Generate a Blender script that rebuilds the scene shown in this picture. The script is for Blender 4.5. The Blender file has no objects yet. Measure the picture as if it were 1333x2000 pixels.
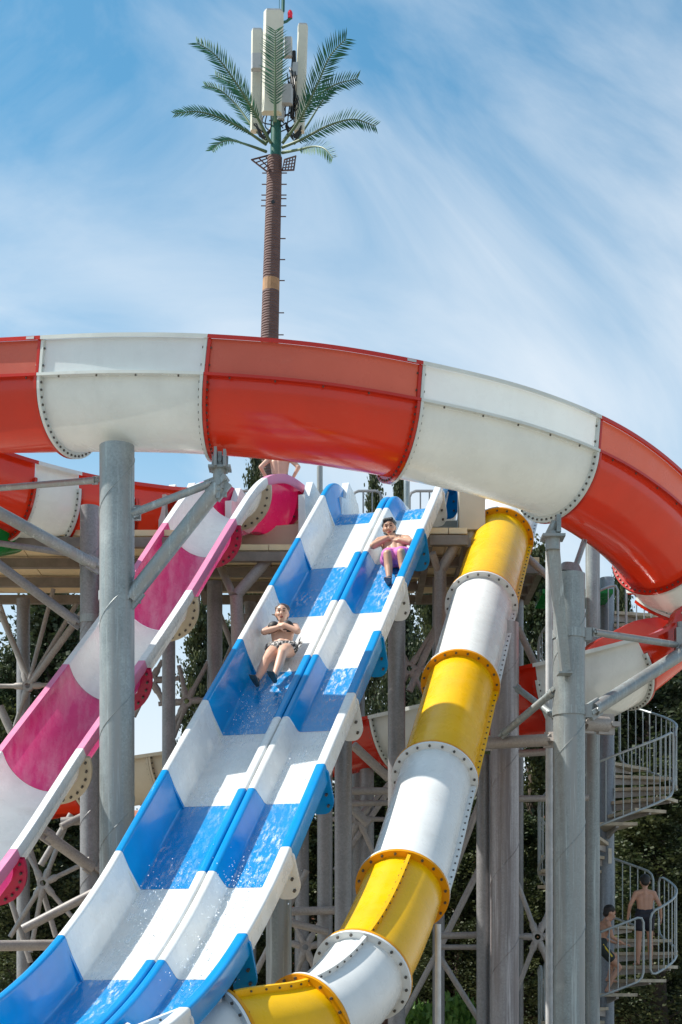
import bpy, math, random
import numpy as np
from mathutils import Vector, Matrix
random.seed(7); RNG = np.random.default_rng(7)
R = math.radians
scene = bpy.context.scene
C = scene.collection

# ------------------------------------------------------------------ camera
FPX, CX, HORIZON, EYE = 3080.0, 666.5, 1940.0, 1.6      # focal length in photo pixels, principal column, horizon row, eye height
cd = bpy.data.cameras.new('camera'); cam = bpy.data.objects.new('camera', cd); C.objects.link(cam)
cam.location = (0, 0, EYE); cam.rotation_euler = (R(90), 0, 0)
cd.sensor_fit = 'VERTICAL'; cd.sensor_height = 36.0; cd.lens = FPX / 2000 * 36.0
cd.shift_y = (HORIZON - 1000) / 2000.0                  # rising front: verticals stay vertical
cd.clip_end = 5000
scene.camera = cam

# ------------------------------------------------------------------ light
SUN_EL, SUN_AZ = 52.0, 3.0        # elevation; degrees behind the picture's left
sx, sy, sz = -math.cos(R(SUN_EL))*math.cos(R(SUN_AZ)), math.cos(R(SUN_EL))*math.sin(R(SUN_AZ)), math.sin(R(SUN_EL))
sd = bpy.data.lights.new('sun', 'SUN'); sd.energy = 5.0; sd.angle = R(0.53); sd.color = (1.0, 0.95, 0.87)
so = bpy.data.objects.new('sun', sd); C.objects.link(so)
so.rotation_euler = Vector((sx, sy, sz)).to_track_quat('Z', 'Y').to_euler()
so.location = (-30, 5, 40)

world = bpy.data.worlds.new('World'); scene.world = world; world.use_nodes = True
wn, wl = world.node_tree.nodes, world.node_tree.links
bg = wn['Background']; bg.inputs['Strength'].default_value = 0.115
sky = wn.new('ShaderNodeTexSky'); sky.sky_type = 'NISHITA'; sky.sun_disc = False
sky.sun_elevation = R(SUN_EL); sky.sun_rotation = math.atan2(sx, sy)
sky.air_density = 1.0; sky.dust_density = 0.9; sky.ozone_density = 1.0
tc = wn.new('ShaderNodeTexCoord'); sep = wn.new('ShaderNodeSeparateXYZ'); wl.new(tc.outputs['Generated'], sep.inputs[0])
# thin wispy cloud, streaked along one direction, thicker in some broad patches
def cloud(scale, stretch, loc, detail, rough, dist):
    mp = wn.new('ShaderNodeMapping'); mp.vector_type = 'TEXTURE'; mp.inputs['Rotation'].default_value = (0, R(32), 0); mp.inputs['Scale'].default_value = stretch; mp.inputs['Location'].default_value = loc
    wl.new(tc.outputs['Generated'], mp.inputs[0])
    cn = wn.new('ShaderNodeTexNoise'); cn.inputs['Scale'].default_value = scale; cn.inputs['Detail'].default_value = detail; cn.inputs['Roughness'].default_value = rough; cn.inputs['Distortion'].default_value = dist
    wl.new(mp.outputs[0], cn.inputs['Vector']); return cn.outputs['Fac']
def wmath(op, a, b):
    m = wn.new('ShaderNodeMath'); m.operation = op; m.use_clamp = op == 'SUBTRACT'
    for k, v in enumerate((a, b)):
        if isinstance(v, float): m.inputs[k].default_value = v
        else: wl.new(v, m.inputs[k])
    return m.outputs[0]
CLOUD_A, CLOUD_B = (.45, .2, -.02), (3.3, .4, .7)
broad = cloud(3.0, (1.5, 1, .75), CLOUD_A, 3, .45, .3); fine = cloud(6.0, (1.9, 1, .8), CLOUD_B, 9, .58, 1.2)
mixf = wmath('ADD', wmath('MULTIPLY', broad, 0.68), wmath('MULTIPLY', fine, 0.32))
cr = wn.new('ShaderNodeValToRGB'); cr.color_ramp.elements[0].position = 0.425; cr.color_ramp.elements[1].position = 0.65
cr.color_ramp.elements[0].color = (0.04,)*3 + (1,); cr.color_ramp.elements[1].color = (0.88,)*3 + (1,)
wl.new(mixf, cr.inputs[0])
# pale haze thickening towards the horizon all round
hz = wn.new('ShaderNodeMapRange'); hz.interpolation_type = 'SMOOTHSTEP'; hz.inputs[1].default_value = .10; hz.inputs[2].default_value = .44; hz.inputs[3].default_value = .92; hz.inputs[4].default_value = 0.0; wl.new(sep.outputs['Z'], hz.inputs[0])
tot = wmath('MAXIMUM', cr.outputs[0], hz.outputs[0])
tint = wn.new('ShaderNodeMix'); tint.data_type = 'RGBA'; tint.blend_type = 'MULTIPLY'; tint.inputs['Factor'].default_value = 1.0; tint.inputs[7].default_value = (.42, 1.0, 1.08, 1); wl.new(sky.outputs[0], tint.inputs[6])
cm = wn.new('ShaderNodeMix'); cm.data_type = 'RGBA'
wl.new(tot, cm.inputs['Factor']); wl.new(tint.outputs[2], cm.inputs[6]); cm.inputs[7].default_value = (5.6, 6.0, 6.4, 1)
wl.new(cm.outputs[2], bg.inputs['Color'])

vs = scene.view_settings; vs.view_transform = 'Standard'; vs.look = 'None'; vs.exposure = 0.48; vs.gamma = 1; vs.use_curve_mapping = False
scene.render.engine = 'CYCLES'
scene.cycles.max_bounces = 8; scene.cycles.transparent_max_bounces = 12

# ------------------------------------------------------------------ helpers
def V(*a): return np.array(a, float)
def P(px, py, Y):                      # a place in the park seen at photo pixel (px, py) and Y metres away
    return V((px - CX) / FPX * Y, Y, EYE + (HORIZON - py) / FPX * Y)
def unit(v): return v / max(np.linalg.norm(v), 1e-9)
ZUP = V(0, 0, 1)

class MB:
    def __init__(s): s.v = []; s.f = []
    def add(s, vs, fs):
        o = len(s.v); s.v += [tuple(map(float, v)) for v in vs]; s.f += [tuple(i + o for i in f) for f in fs]; return s
    def box(s, c, size, ax=None):
        ax = ax or (V(1,0,0), V(0,1,0), V(0,0,1)); h = [k / 2 for k in size]; c = np.asarray(c, float)
        vs = [c + ax[0]*h[0]*i + ax[1]*h[1]*j + ax[2]*h[2]*k for k in (-1,1) for j in (-1,1) for i in (-1,1)]
        return s.add(vs, [(0,2,3,1),(4,5,7,6),(0,1,5,4),(2,6,7,3),(0,4,6,2),(1,3,7,5)])
    def tube(s, pts, r, n=14, caps=True, closed=False):
        pts = [np.asarray(p, float) for p in pts]; m = len(pts)
        rs = r if hasattr(r, '__len__') else [r]*m
        vs = []; ref = None
        for i in range(m):
            if closed: t = pts[(i+1) % m] - pts[i-1]
            else: t = pts[min(i+1, m-1)] - pts[max(i-1, 0)]
            t = unit(t)
            if ref is None:
                ref = V(0,0,1) if abs(t[2]) < .9 else V(0,1,0)
            a = unit(np.cross(t, ref)); b = np.cross(a, t); ref = b
            for k in range(n):
                q = 2*math.pi*k/n; vs.append(pts[i] + (a*math.cos(q) + b*math.sin(q))*rs[i])
        fs = []
        for i in range(m if closed else m-1):
            j = (i+1) % m
            for k in range(n):
                k2 = (k+1) % n; fs.append((i*n+k, i*n+k2, j*n+k2, j*n+k))
        if caps and not closed:
            fs.append(tuple(range(n-1, -1, -1))); fs.append(tuple((m-1)*n + k for k in range(n)))
        return s.add(vs, fs)
    def strip(s, rows, close_u=False):     # rows: lists of equal length -> quads
        n = len(rows[0]); vs = [p for r in rows for p in r]; fs = []
        for i in range(len(rows)-1):
            for k in range(n if close_u else n-1):
                k2 = (k+1) % n; fs.append((i*n+k, i*n+k2, (i+1)*n+k2, (i+1)*n+k))
        return s.add(vs, fs)
    def plate(s, outer, inner, d):          # band between two polylines, given thickness vector d
        outer = [np.asarray(p, float) for p in outer]; inner = [np.asarray(p, float) for p in inner]
        return s.strip([outer, inner, [p + d for p in inner], [p + d for p in outer], outer])
    def prism(s, poly, d):
        n = len(poly); poly = [np.asarray(p, float) for p in poly]
        return s.add(poly + [p + d for p in poly], [tuple(range(n)), tuple(range(2*n-1, n-1, -1))] + [(k, k+n, (k+1) % n + n, (k+1) % n) for k in range(n)])
    def ball(s, c, r, nu=12, nv=8, ax=None, sc=(1,1,1)):
        ax = ax or (V(1,0,0), V(0,1,0), V(0,0,1)); c = np.asarray(c, float)
        vs = [c + ax[2]*r*sc[2]]
        for j in range(1, nv):
            for i in range(nu):
                th = math.pi*j/nv; ph = 2*math.pi*i/nu
                vs.append(c + ax[0]*r*sc[0]*math.sin(th)*math.cos(ph) + ax[1]*r*sc[1]*math.sin(th)*math.sin(ph) + ax[2]*r*sc[2]*math.cos(th))
        vs.append(c - ax[2]*r*sc[2]); fs = []
        for i in range(nu):
            i2 = (i+1) % nu; fs.append((0, 1+i, 1+i2))
            for j in range(nv-2): a = 1+j*nu; fs.append((a+i, a+nu+i, a+nu+i2, a+i2))
            a = 1+(nv-2)*nu; fs.append((a+i, len(vs)-1, a+i2))
        return s.add(vs, fs)
    def mesh(s, name, origin=(0,0,0), smooth=True, ang=38):
        me = bpy.data.meshes.new(name); o = np.asarray(origin, float)
        me.from_pydata([tuple(np.array(v) - o) for v in s.v], [], s.f); me.validate()
        if smooth:
            me.shade_smooth(); me.set_sharp_from_angle(angle=R(ang))
        return me

ROOT = {}
def tag(o, label=None, cat=None, group=None, kind=None):
    if label: o['label'] = label
    if cat: o['category'] = cat
    if group: o['group'] = group
    if kind: o['kind'] = kind
    return o
def thing(name, loc, label, cat, group=None):
    o = bpy.data.objects.new(name, None); C.objects.link(o); o.location = tuple(map(float, loc)); o.empty_display_size = .2
    ROOT[o] = np.asarray(loc, float); return tag(o, label, cat, group)
def part(name, mb, mat, parent, label=None, kind=None, smooth=True, ang=38):
    o0 = ROOT[parent]; me = mb.mesh(name, o0, smooth, ang); me.materials.append(mat)
    o = bpy.data.objects.new(name, me); C.objects.link(o); o.parent = parent; ROOT[o] = o0
    return tag(o, label, None, None, kind)
def solo(name, mb, mat, loc, label=None, cat=None, group=None, kind=None, smooth=True, ang=38):
    me = mb.mesh(name, loc, smooth, ang); me.materials.append(mat)
    o = bpy.data.objects.new(name, me); C.objects.link(o); o.location = tuple(map(float, loc)); ROOT[o] = np.asarray(loc, float)
    return tag(o, label, cat, group, kind)
def inst(name, me, parent, loc, rot=None):     # a piece sharing mesh data; loc is world
    o = bpy.data.objects.new(name, me); C.objects.link(o); o.parent = parent
    l = np.asarray(loc, float) - ROOT[parent]
    if rot is not None: o.matrix_local = Matrix.Translation(Vector(l)) @ rot
    else: o.location = tuple(l)
    return o

class Path:
    def __init__(s, pts, per=24):
        pts = [np.asarray(p, float) for p in pts]; out = []
        ext = [2*pts[0]-pts[1]] + pts + [2*pts[-1]-pts[-2]]
        for i in range(1, len(ext)-2):
            p0, p1, p2, p3 = ext[i-1:i+3]
            for k in range(per):
                t = k/per
                out.append(.5*((2*p1) + (-p0+p2)*t + (2*p0-5*p1+4*p2-p3)*t*t + (-p0+3*p1-3*p2+p3)*t**3))
        out.append(pts[-1]); s.p = np.array(out)
        s.s = np.concatenate([[0], np.cumsum(np.linalg.norm(np.diff(s.p, axis=0), axis=1))]); s.L = s.s[-1]
    def at(s, u):
        q = u
        return V(*[np.interp(q, s.s, s.p[:, k]) for k in range(3)])
    def frame(s, u, bank=0.0):
        e = .06; a = s.at(max(u-e, 0)); b = s.at(min(u+e, s.L)); t = unit(b-a)
        side = unit(np.cross(t, ZUP)); up = np.cross(side, t)
        if bank: c_, s_ = math.cos(bank), math.sin(bank); side, up = side*c_ + up*s_, up*c_ - side*s_
        return s.at(u), t, side, up
    def px(s, u): p = s.at(u); return CX + p[0]/p[1]*FPX
    def find(s, px, lo, hi):
        best = min(np.linspace(lo, hi, 800), key=lambda u: abs(s.px(u)-px)); return float(best)

def fillet(pr, r=.035, n=4):
    out = [pr[0]]
    for i in range(1, len(pr)-1):
        a, b, c = (np.array(p) for p in pr[i-1:i+2]); la, lc = np.linalg.norm(a-b), np.linalg.norm(c-b)
        rr = min(r, la*.45, lc*.45); p = b + (a-b)/la*rr; q = b + (c-b)/lc*rr
        for k in range(n+1):
            t = k/n; out.append(tuple(p*(1-t)**2 + b*2*t*(1-t) + q*t*t))
    out.append(pr[-1]); return out
def sweep(mb, path, prof, u0, u1, step=.12, bank=None, fr=None):
    n = max(2, int(math.ceil((u1-u0)/step))+1); rows = []
    for u in np.linspace(u0, u1, n):
        p, t, sd_, up = (fr or path.frame)(u) if bank is None else path.frame(u, bank(u))
        rows.append([p + sd_*a + up*b for a, b in prof])
    return mb.strip(rows)
def bolt(mb, c, ax, r=.014, h=.02, n=6):
    mb.tube([np.asarray(c) - ax*h, np.asarray(c) + ax*h], r, n)

# ------------------------------------------------------------------ materials
def new_mat(name):
    m = bpy.data.materials.new(name); m.use_nodes = True
    return m, m.node_tree.nodes, m.node_tree.links, m.node_tree.nodes['Principled BSDF']
def nz(n, l, scale, detail=4, rough=.55, vec=None, stretch=None, coord='Object'):
    t = n.new('ShaderNodeTexCoord'); m = n.new('ShaderNodeMapping')
    if stretch: m.inputs['Scale'].default_value = stretch
    l.new(t.outputs[coord], m.inputs[0]); x = n.new('ShaderNodeTexNoise')
    x.inputs['Scale'].default_value = scale; x.inputs['Detail'].default_value = detail; x.inputs['Roughness'].default_value = rough
    l.new(m.outputs[0], x.inputs['Vector']); return x.outputs['Fac']
def ramp(n, l, fac, a, b, ca=(0,0,0), cb=(1,1,1)):
    r = n.new('ShaderNodeValToRGB'); r.color_ramp.elements[0].position = a; r.color_ramp.elements[1].position = b
    r.color_ramp.elements[0].color = (*ca, 1); r.color_ramp.elements[1].color = (*cb, 1); l.new(fac, r.inputs[0]); return r.outputs[0]
def mixc(n, l, fac, a, b, mode='MIX'):
    m = n.new('ShaderNodeMix'); m.data_type = 'RGBA'; m.blend_type = mode
    for sock, v in ((m.inputs['Factor'], fac), (m.inputs[6], a), (m.inputs[7], b)):
        if isinstance(v, (int, float)): sock.default_value = v
        elif isinstance(v, tuple): sock.default_value = (*v, 1)
        else: l.new(v, sock)
    return m.outputs[2]
def bump(n, l, h, s, d=.01):
    b = n.new('ShaderNodeBump'); b.inputs['Strength'].default_value = s; b.inputs['Distance'].default_value = d; l.new(h, b.inputs['Height']); return b.outputs[0]

def frp(name, col, stain=(.5,.42,.33), amount=.35, trans=.25, rough=.22, tcol=None, chalk=0.0, drip=0.10):
    """moulded fibreglass: gel coat gloss, mottling, grime and a little light through the laminate"""
    m, n, l, b = new_mat(name)
    mott = ramp(n, l, nz(n, l, 2.2, 5), .3, .75)
    c = mixc(n, l, mott, tuple(k*.9 for k in col), tuple(min(k*1.06, 1) for k in col))
    st = ramp(n, l, nz(n, l, 1.6, 8, .7, stretch=(1, 1, 2.6)), .56, .80)
    sm = n.new('ShaderNodeMath'); sm.operation = 'MULTIPLY'; sm.inputs[1].default_value = amount; l.new(st, sm.inputs[0])
    c = mixc(n, l, sm.outputs[0], c, stain)
    if drip:
        dr = ramp(n, l, nz(n, l, 5.0, 6, .62, stretch=(1.5, 1.5, .16)), .50, .78); d2 = ramp(n, l, nz(n, l, .9, 4), .40, .70)
        k3 = n.new('ShaderNodeMath'); k3.operation = 'MULTIPLY'; l.new(dr, k3.inputs[0]); l.new(d2, k3.inputs[1])
        k4 = n.new('ShaderNodeMath'); k4.operation = 'MULTIPLY'; k4.inputs[1].default_value = drip*4; l.new(k3.outputs[0], k4.inputs[0])
        c = mixc(n, l, k4.outputs[0], c, tuple(k*.62+.03 for k in col))
        sc_ = ramp(n, l, nz(n, l, 38, 3, .7), .70, .76); k5 = n.new('ShaderNodeMath'); k5.operation = 'MULTIPLY'; k5.inputs[1].default_value = .35; l.new(sc_, k5.inputs[0])
        c = mixc(n, l, k5.outputs[0], c, tuple(k*.6+.10 for k in col))
    if chalk:
        ck = ramp(n, l, nz(n, l, 3.4, 9, .70, stretch=(1.7, .28, .36)), .44, .66)
        k2 = n.new('ShaderNodeMath'); k2.operation = 'MULTIPLY'; k2.inputs[1].default_value = chalk; l.new(ck, k2.inputs[0])
        c = mixc(n, l, k2.outputs[0], c, tuple(min(1, k*.5+.42) for k in col))
    l.new(c, b.inputs['Base Color'])
    rr = ramp(n, l, nz(n, l, 5, 6, .6), .3, .8, (rough*.6,)*3, (rough*1.9,)*3); l.new(rr, b.inputs['Roughness'])
    b.inputs['Specular IOR Level'].default_value = .28; b.inputs['Coat Weight'].default_value = .06; b.inputs['Coat Roughness'].default_value = .10
    l.new(bump(n, l, nz(n, l, 3.5, 3), .12, .02), b.inputs['Normal'])
    if trans:
        t = n.new('ShaderNodeBsdfTranslucent')
        if tcol: t.inputs['Color'].default_value = (*tcol, 1)
        else: l.new(c, t.inputs['Color'])
        mx = n.new('ShaderNodeMixShader'); mx.inputs[0].default_value = trans
        l.new(b.outputs[0], mx.inputs[1]); l.new(t.outputs[0], mx.inputs[2])
        l.new(mx.outputs[0], n['Material Output'].inputs[0])
    return m
def plain(name, col, rough=.5, metal=0, var=.15, scale=8, bmp=0.0, spec=None):
    m, n, l, b = new_mat(name)
    f = ramp(n, l, nz(n, l, scale, 6, .6), .3, .7)
    l.new(mixc(n, l, f, tuple(k*(1-var) for k in col), tuple(min(1, k*(1+var)) for k in col)), b.inputs['Base Color'])
    b.inputs['Roughness'].default_value = rough; b.inputs['Metallic'].default_value = metal
    if spec is not None: b.inputs['Specular IOR Level'].default_value = spec
    if bmp: l.new(bump(n, l, nz(n, l, scale*3, 5), bmp, .02), b.inputs['Normal'])
    return m
def galv(name, col, dark=.7, streak=0.0, metal=.35):
    m, n, l, b = new_mat(name)
    vo = n.new('ShaderNodeTexVoronoi'); vo.inputs['Scale'].default_value = 55; t = n.new('ShaderNodeTexCoord'); l.new(t.outputs['Object'], vo.inputs['Vector'])
    sp = ramp(n, l, vo.outputs['Color'], .1, .9)
    big = ramp(n, l, nz(n, l, 2.4, 7, .65), .32, .7)
    c = mixc(n, l, big, tuple(k*dark for k in col), col)
    c = mixc(n, l, .12, c, sp, 'OVERLAY')
    if streak:
        s_ = ramp(n, l, nz(n, l, 9, 6, .65, stretch=(1, 1, .04)), .42, .62)
        c = mixc(n, l, s_, c, tuple(k*(1-streak) for k in (col[0]*.95, col[1]*.85, col[2]*.82)))
        s2 = ramp(n, l, nz(n, l, 16, 6, .7, stretch=(1, 1, .03)), .56, .7)
        c = mixc(n, l, s2, c, tuple(min(1, k*1.45) for k in col))
    l.new(c, b.inputs['Base Color']); b.inputs['Metallic'].default_value = metal
    l.new(ramp(n, l, big, 0, 1, (.38,)*3, (.6,)*3), b.inputs['Roughness'])
    return m

M = {}
M['red'] = frp('red_fibreglass', (.50, .020, .006), stain=(.50, .12, .07), amount=.16, trans=.07, rough=.15, tcol=(.85, .07, .02))
M['red_guard'] = frp('faded_sky_tinted_red_fibreglass', (.46, .11, .075), amount=.10, trans=.20, rough=.3, tcol=(.75, .17, .09))  # paler base colour holds both fading and sky reflection on the upright guard
M['white_guard'] = frp('pale_white_fibreglass', (.60, .67, .68), amount=.10, trans=.28, rough=.3, tcol=(.82, .84, .80))
M['flume_white'] = frp('white_fibreglass', (.64, .67, .64), stain=(.52, .50, .42), amount=.22, trans=.07, rough=.22, tcol=(.80, .82, .76))
M['white'] = frp('slide_white_fibreglass', (.74, .75, .74), stain=(.46, .39, .32), amount=.38, trans=.06, rough=.25)
M['blue'] = frp('slide_blue_fibreglass', (.0, .255, .60), stain=(.02, .42, .68), amount=.14, trans=.06, rough=.16)
M['pink'] = frp('slide_pink_fibreglass', (.62, .045, .21), amount=.05, trans=.20, rough=.25, tcol=(.85, .08, .30), chalk=.58)
M['pink_rim'] = frp('pink_rim_fibreglass', (.70, .24, .40), amount=.05, trans=.1, rough=.35)
M['magenta'] = frp('magenta_fibreglass', (.52, .012, .09), amount=.04, trans=.22, rough=.2)
M['yellow'] = frp('yellow_fibreglass', (.93, .52, .002), stain=(.70, .52, .22), amount=.10, trans=.14, rough=.25)
M['orange'] = frp('orange_flange_fibreglass', (.82, .36, .004), amount=.12, trans=.2, rough=.3, tcol=(.9, .35, 0))
M['cream'] = frp('cream_fibreglass', (.66, .58, .44), amount=.2, trans=.15, rough=.35)
M['green'] = frp('green_fibreglass', (.01, .25, .05), amount=.05, trans=.2, rough=.2)
for k_ in ('red', 'yellow', 'magenta'): M[k_].node_tree.nodes['Principled BSDF'].inputs['Specular IOR Level'].default_value = .45
M['galv'] = galv('galvanised_steel', (.33, .375, .38), .62, streak=.12)
M['galv_dark'] = galv('weathered_galvanised_steel', (.28, .275, .28), .7)
M['galv_blue'] = galv('blue_grey_painted_steel', (.24, .28, .33), .8)
M['brace'] = galv('dusty_steel_tube', (.36, .33, .31), .75, metal=.15)
M['streaky'] = galv('streaked_galvanised_steel', (.42, .40, .41), .75, streak=.45)
M['pipe_white'] = plain('pale_painted_pipe', (.52, .52, .52), .5, .1)
M['bolt'] = plain('bolt_steel', (.10, .09, .08), .5, .5)
M['rail'] = plain('galvanised_handrail', (.34, .38, .39), .42, .35, scale=20)
M['tread'] = plain('cream_stair_tread', (.42, .36, .27), .6, 0, .25, 10)
M['beam'] = plain('brown_grey_deck_beam', (.20, .175, .15), .6, .1, .2, 6)
M['deck'] = plain('tan_deck_panel', (.72, .58, .36), .6, 0, .12, 3)
M['rubber'] = plain('dark_groove', (.03, .03, .03), .8)
M['skin'] = plain('fair_skin', (.60, .36, .26), .5, 0, .06, 14)
M['skin_tan'] = plain('tanned_skin', (.50, .27, .17), .5, 0, .08, 14)
M['skin_boy'] = plain('light_tan_skin', (.52, .28, .19), .55, 0, .06, 14)
M['hair_dark'] = plain('black_hair', (.012, .010, .009), .5, 0, .4, 60, .4)
M['hair_brown'] = plain('wet_brown_hair', (.07, .045, .03), .35, 0, .4, 60, .4)
M['shorts_pink'] = plain('pink_swim_shorts', (.62, .16, .42), .8, 0, .15, 18, .3)
M['trunks'] = plain('navy_trunks', (.008, .010, .022), .6, 0, .3, 20)
M['yellow_black'] = plain('black_swim_shorts', (.02, .03, .03), .7, 0, .3, 20)
M['yellow_trim'] = plain('yellow_trim', (.75, .55, .05), .7)
M['lips'] = plain('lips', (.26, .06, .05), .4)
M['eye'] = plain('dark_eye', (.03, .02, .015), .3)
M['shoe'] = plain('blue_grey_water_shoe', (.07, .085, .115), .7, 0, .5, 60)
M['teal_shoe'] = plain('teal_water_shoe', (.03, .065, .075), .7, 0, .3, 60)
def bikini_mat():
    m, n, l, b = new_mat('black_white_pattern_swimwear')
    f = ramp(n, l, nz(n, l, 45, 2), .52, .56); l.new(mixc(n, l, f, (.015, .015, .018), (.5, .47, .45)), b.inputs['Base Color']); b.inputs['Roughness'].default_value = .6; return m
M['bikini'] = bikini_mat()
M['bikini_black'] = plain('black_swimwear', (.012, .012, .014), .6)
def mast_mat():
    m, n, l, b = new_mat('brown_bark_cladding')
    f = ramp(n, l, nz(n, l, 1.4, 8, .7, stretch=(3, 3, 6)), .3, .7)
    l.new(mixc(n, l, f, (.10, .058, .054), (.17, .10, .092)), b.inputs['Base Color']); b.inputs['Roughness'].default_value = .85
    w = n.new('ShaderNodeTexWave'); w.wave_type = 'BANDS'; w.bands_direction = 'Z'; w.inputs['Scale'].default_value = 4.2; w.inputs['Distortion'].default_value = 4.0; w.inputs['Detail'].default_value = 3
    t = n.new('ShaderNodeTexCoord'); l.new(t.outputs['Object'], w.inputs[0]); l.new(bump(n, l, w.outputs['Fac'], .55, .06), b.inputs['Normal']); return m
M['mast'] = mast_mat()
M['mast_band'] = plain('tan_mast_band', (.36, .20, .10), .7, 0, .2, 6)
M['mast_green'] = plain('green_painted_steel', (.015, .10, .075), .45, .1)
M['antenna'] = plain('ivory_antenna_cover', (.62, .60, .50), .5, 0, .05, 4)
M['antenna_grey'] = plain('grey_radio_box', (.45, .46, .47), .5, 0, .06, 6)
M['cable'] = plain('black_cable', (.015, .018, .022), .5)
M['beacon'] = plain('red_beacon_glass', (.75, .01, .04), .2)
M['frond'] = plain('green_plastic_frond', (.022, .105, .052), .6, 0, .35, 3, spec=.25)
M['rachis'] = plain('olive_frond_stem', (.07, .12, .055), .5, 0, .3, 3)
M['lattice'] = plain('brown_painted_lattice', (.10, .05, .045), .6)
def leaf_mat(name, a, b_):
    m, n, l, b = new_mat(name)
    f = ramp(n, l, nz(n, l, 1.6, 5, .6), .38, .64)  # lighter end of the noise paints sunlit clumps into the leaf colour
    c = mixc(n, l, f, a, b_); l.new(c, b.inputs['Base Color']); b.inputs['Roughness'].default_value = .6
    t = n.new('ShaderNodeBsdfTranslucent'); l.new(c, t.inputs['Color']); mx = n.new('ShaderNodeMixShader'); mx.inputs[0].default_value = .25
    l.new(b.outputs[0], mx.inputs[1]); l.new(t.outputs[0], mx.inputs[2]); l.new(mx.outputs[0], n['Material Output'].inputs[0]); return m
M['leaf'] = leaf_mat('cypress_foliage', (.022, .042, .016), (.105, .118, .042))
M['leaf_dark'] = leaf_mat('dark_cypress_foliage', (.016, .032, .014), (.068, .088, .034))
M['leaf_bright'] = leaf_mat('bright_shrub_foliage', (.06, .16, .025), (.14, .26, .04))
M['bark'] = plain('brown_bark', (.075, .055, .04), .9, 0, .35, 8, .6)
def water_mat():
    m, n, l, b = new_mat('thin_running_water')
    tr = n.new('ShaderNodeBsdfTransparent'); gl = n.new('ShaderNodeBsdfGlossy'); gl.inputs['Roughness'].default_value = .09
    l.new(bump(n, l, nz(n, l, 20, 4, .6, stretch=(1, .5, 1)), .5, .015), gl.inputs['Normal'])
    m1 = n.new('ShaderNodeMixShader'); m1.inputs[0].default_value = .06; l.new(tr.outputs[0], m1.inputs[1]); l.new(gl.outputs[0], m1.inputs[2])
    fo = ramp(n, l, nz(n, l, 17, 8, .75, stretch=(1.5, .42, 1)), .49, .63); df = n.new('ShaderNodeBsdfDiffuse'); df.inputs[0].default_value = (.85, .9, .95, 1)
    pt = ramp(n, l, nz(n, l, 1.5, 4, .6, stretch=(1.3, .6, 1)), .45, .66, (.10,.10,.10), (.75,.75,.75))
    k = n.new('ShaderNodeMath'); k.operation = 'MULTIPLY'; l.new(fo, k.inputs[0]); l.new(pt, k.inputs[1])
    m2 = n.new('ShaderNodeMixShader'); l.new(k.outputs[0], m2.inputs[0]); l.new(m1.outputs[0], m2.inputs[1]); l.new(df.outputs[0], m2.inputs[2])
    l.new(m2.outputs[0], n['Material Output'].inputs[0]); return m
M['water'] = water_mat()
M['drop'] = plain('water_drops', (.85, .9, .95), .1)
M['ground'] = plain('sandy_paving', (.31, .27, .215), .85, 0, .15, 1.5, .2)
M['terracotta'] = plain('terracotta_render', (.46, .22, .13), .85, 0, .12, 2)
M['roof'] = plain('clay_roof', (.36, .13, .07), .8, 0, .25, 8, .4)
M['shutter'] = plain('dark_window_glass', (.03, .04, .05), .15)
M['frame_w'] = plain('pale_window_frame', (.6, .58, .52), .6)
M['fence'] = plain('brown_timber_fence', (.085, .042, .03), .8, 0, .3, 6, .4)

# ------------------------------------------------------------------ setting
g = MB(); g.add([(-900,-300,0),(900,-300,0),(900,1800,0),(-900,1800,0)], [(0,1,2,3)])
solo('ground', g, M['ground'], (0,0,0), kind='structure', smooth=False)

# ------------------------------------------------------------------ water slide with two blue and white lanes
HD = unit(V(-.252, -.968, 0)); AC = V(-HD[1], HD[0], 0); AC = V(.968, -.252, 0); AC = unit(AC)
SEG = 1.55
S0, S1 = -3.6, 14.0                         # arc length: 0 at the first white-to-blue joint below the crest
def blue_angle(s):
    if s < -2.75: return R(3)
    if s < -1.65: t = (s+2.75)/1.1; t = t*t*(3-2*t); return R(3) + t*R(34.4)
    if s < 5*SEG: return R(37.4)
    x = (s-5*SEG)/SEG; return R(max(37.4 - 8.0*min(x, 1) - 12.0*max(x-1, 0), 2.0))
_tab = {}; ds = .02
_pos = V(.235, 20.8, 7.67); q = _pos.copy(); _fw = [(0, q.copy())]
s = 0.0
while s < S1: a = blue_angle(s+ds/2); q = q + HD*math.cos(a)*ds - ZUP*math.sin(a)*ds; s += ds; _fw.append((s, q.copy()))
q = _pos.copy(); s = 0.0
while s > S0: a = blue_angle(s-ds/2); q = q - HD*math.cos(a)*ds + ZUP*math.sin(a)*ds; s -= ds; _fw.insert(0, (s, q.copy()))
_BS = np.array([k[0] for k in _fw]); _BP = np.array([k[1] for k in _fw])
def bframe(s):
    p = V(*[np.interp(s, _BS, _BP[:, k]) for k in range(3)]); a = blue_angle(s)
    t = HD*math.cos(a) - ZUP*math.sin(a); n_ = HD*math.sin(a) + ZUP*math.cos(a); return p, t, AC, n_
def bp(s, a, n_): p, t, sd_, up = bframe(s); return p + sd_*a + up*n_

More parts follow.
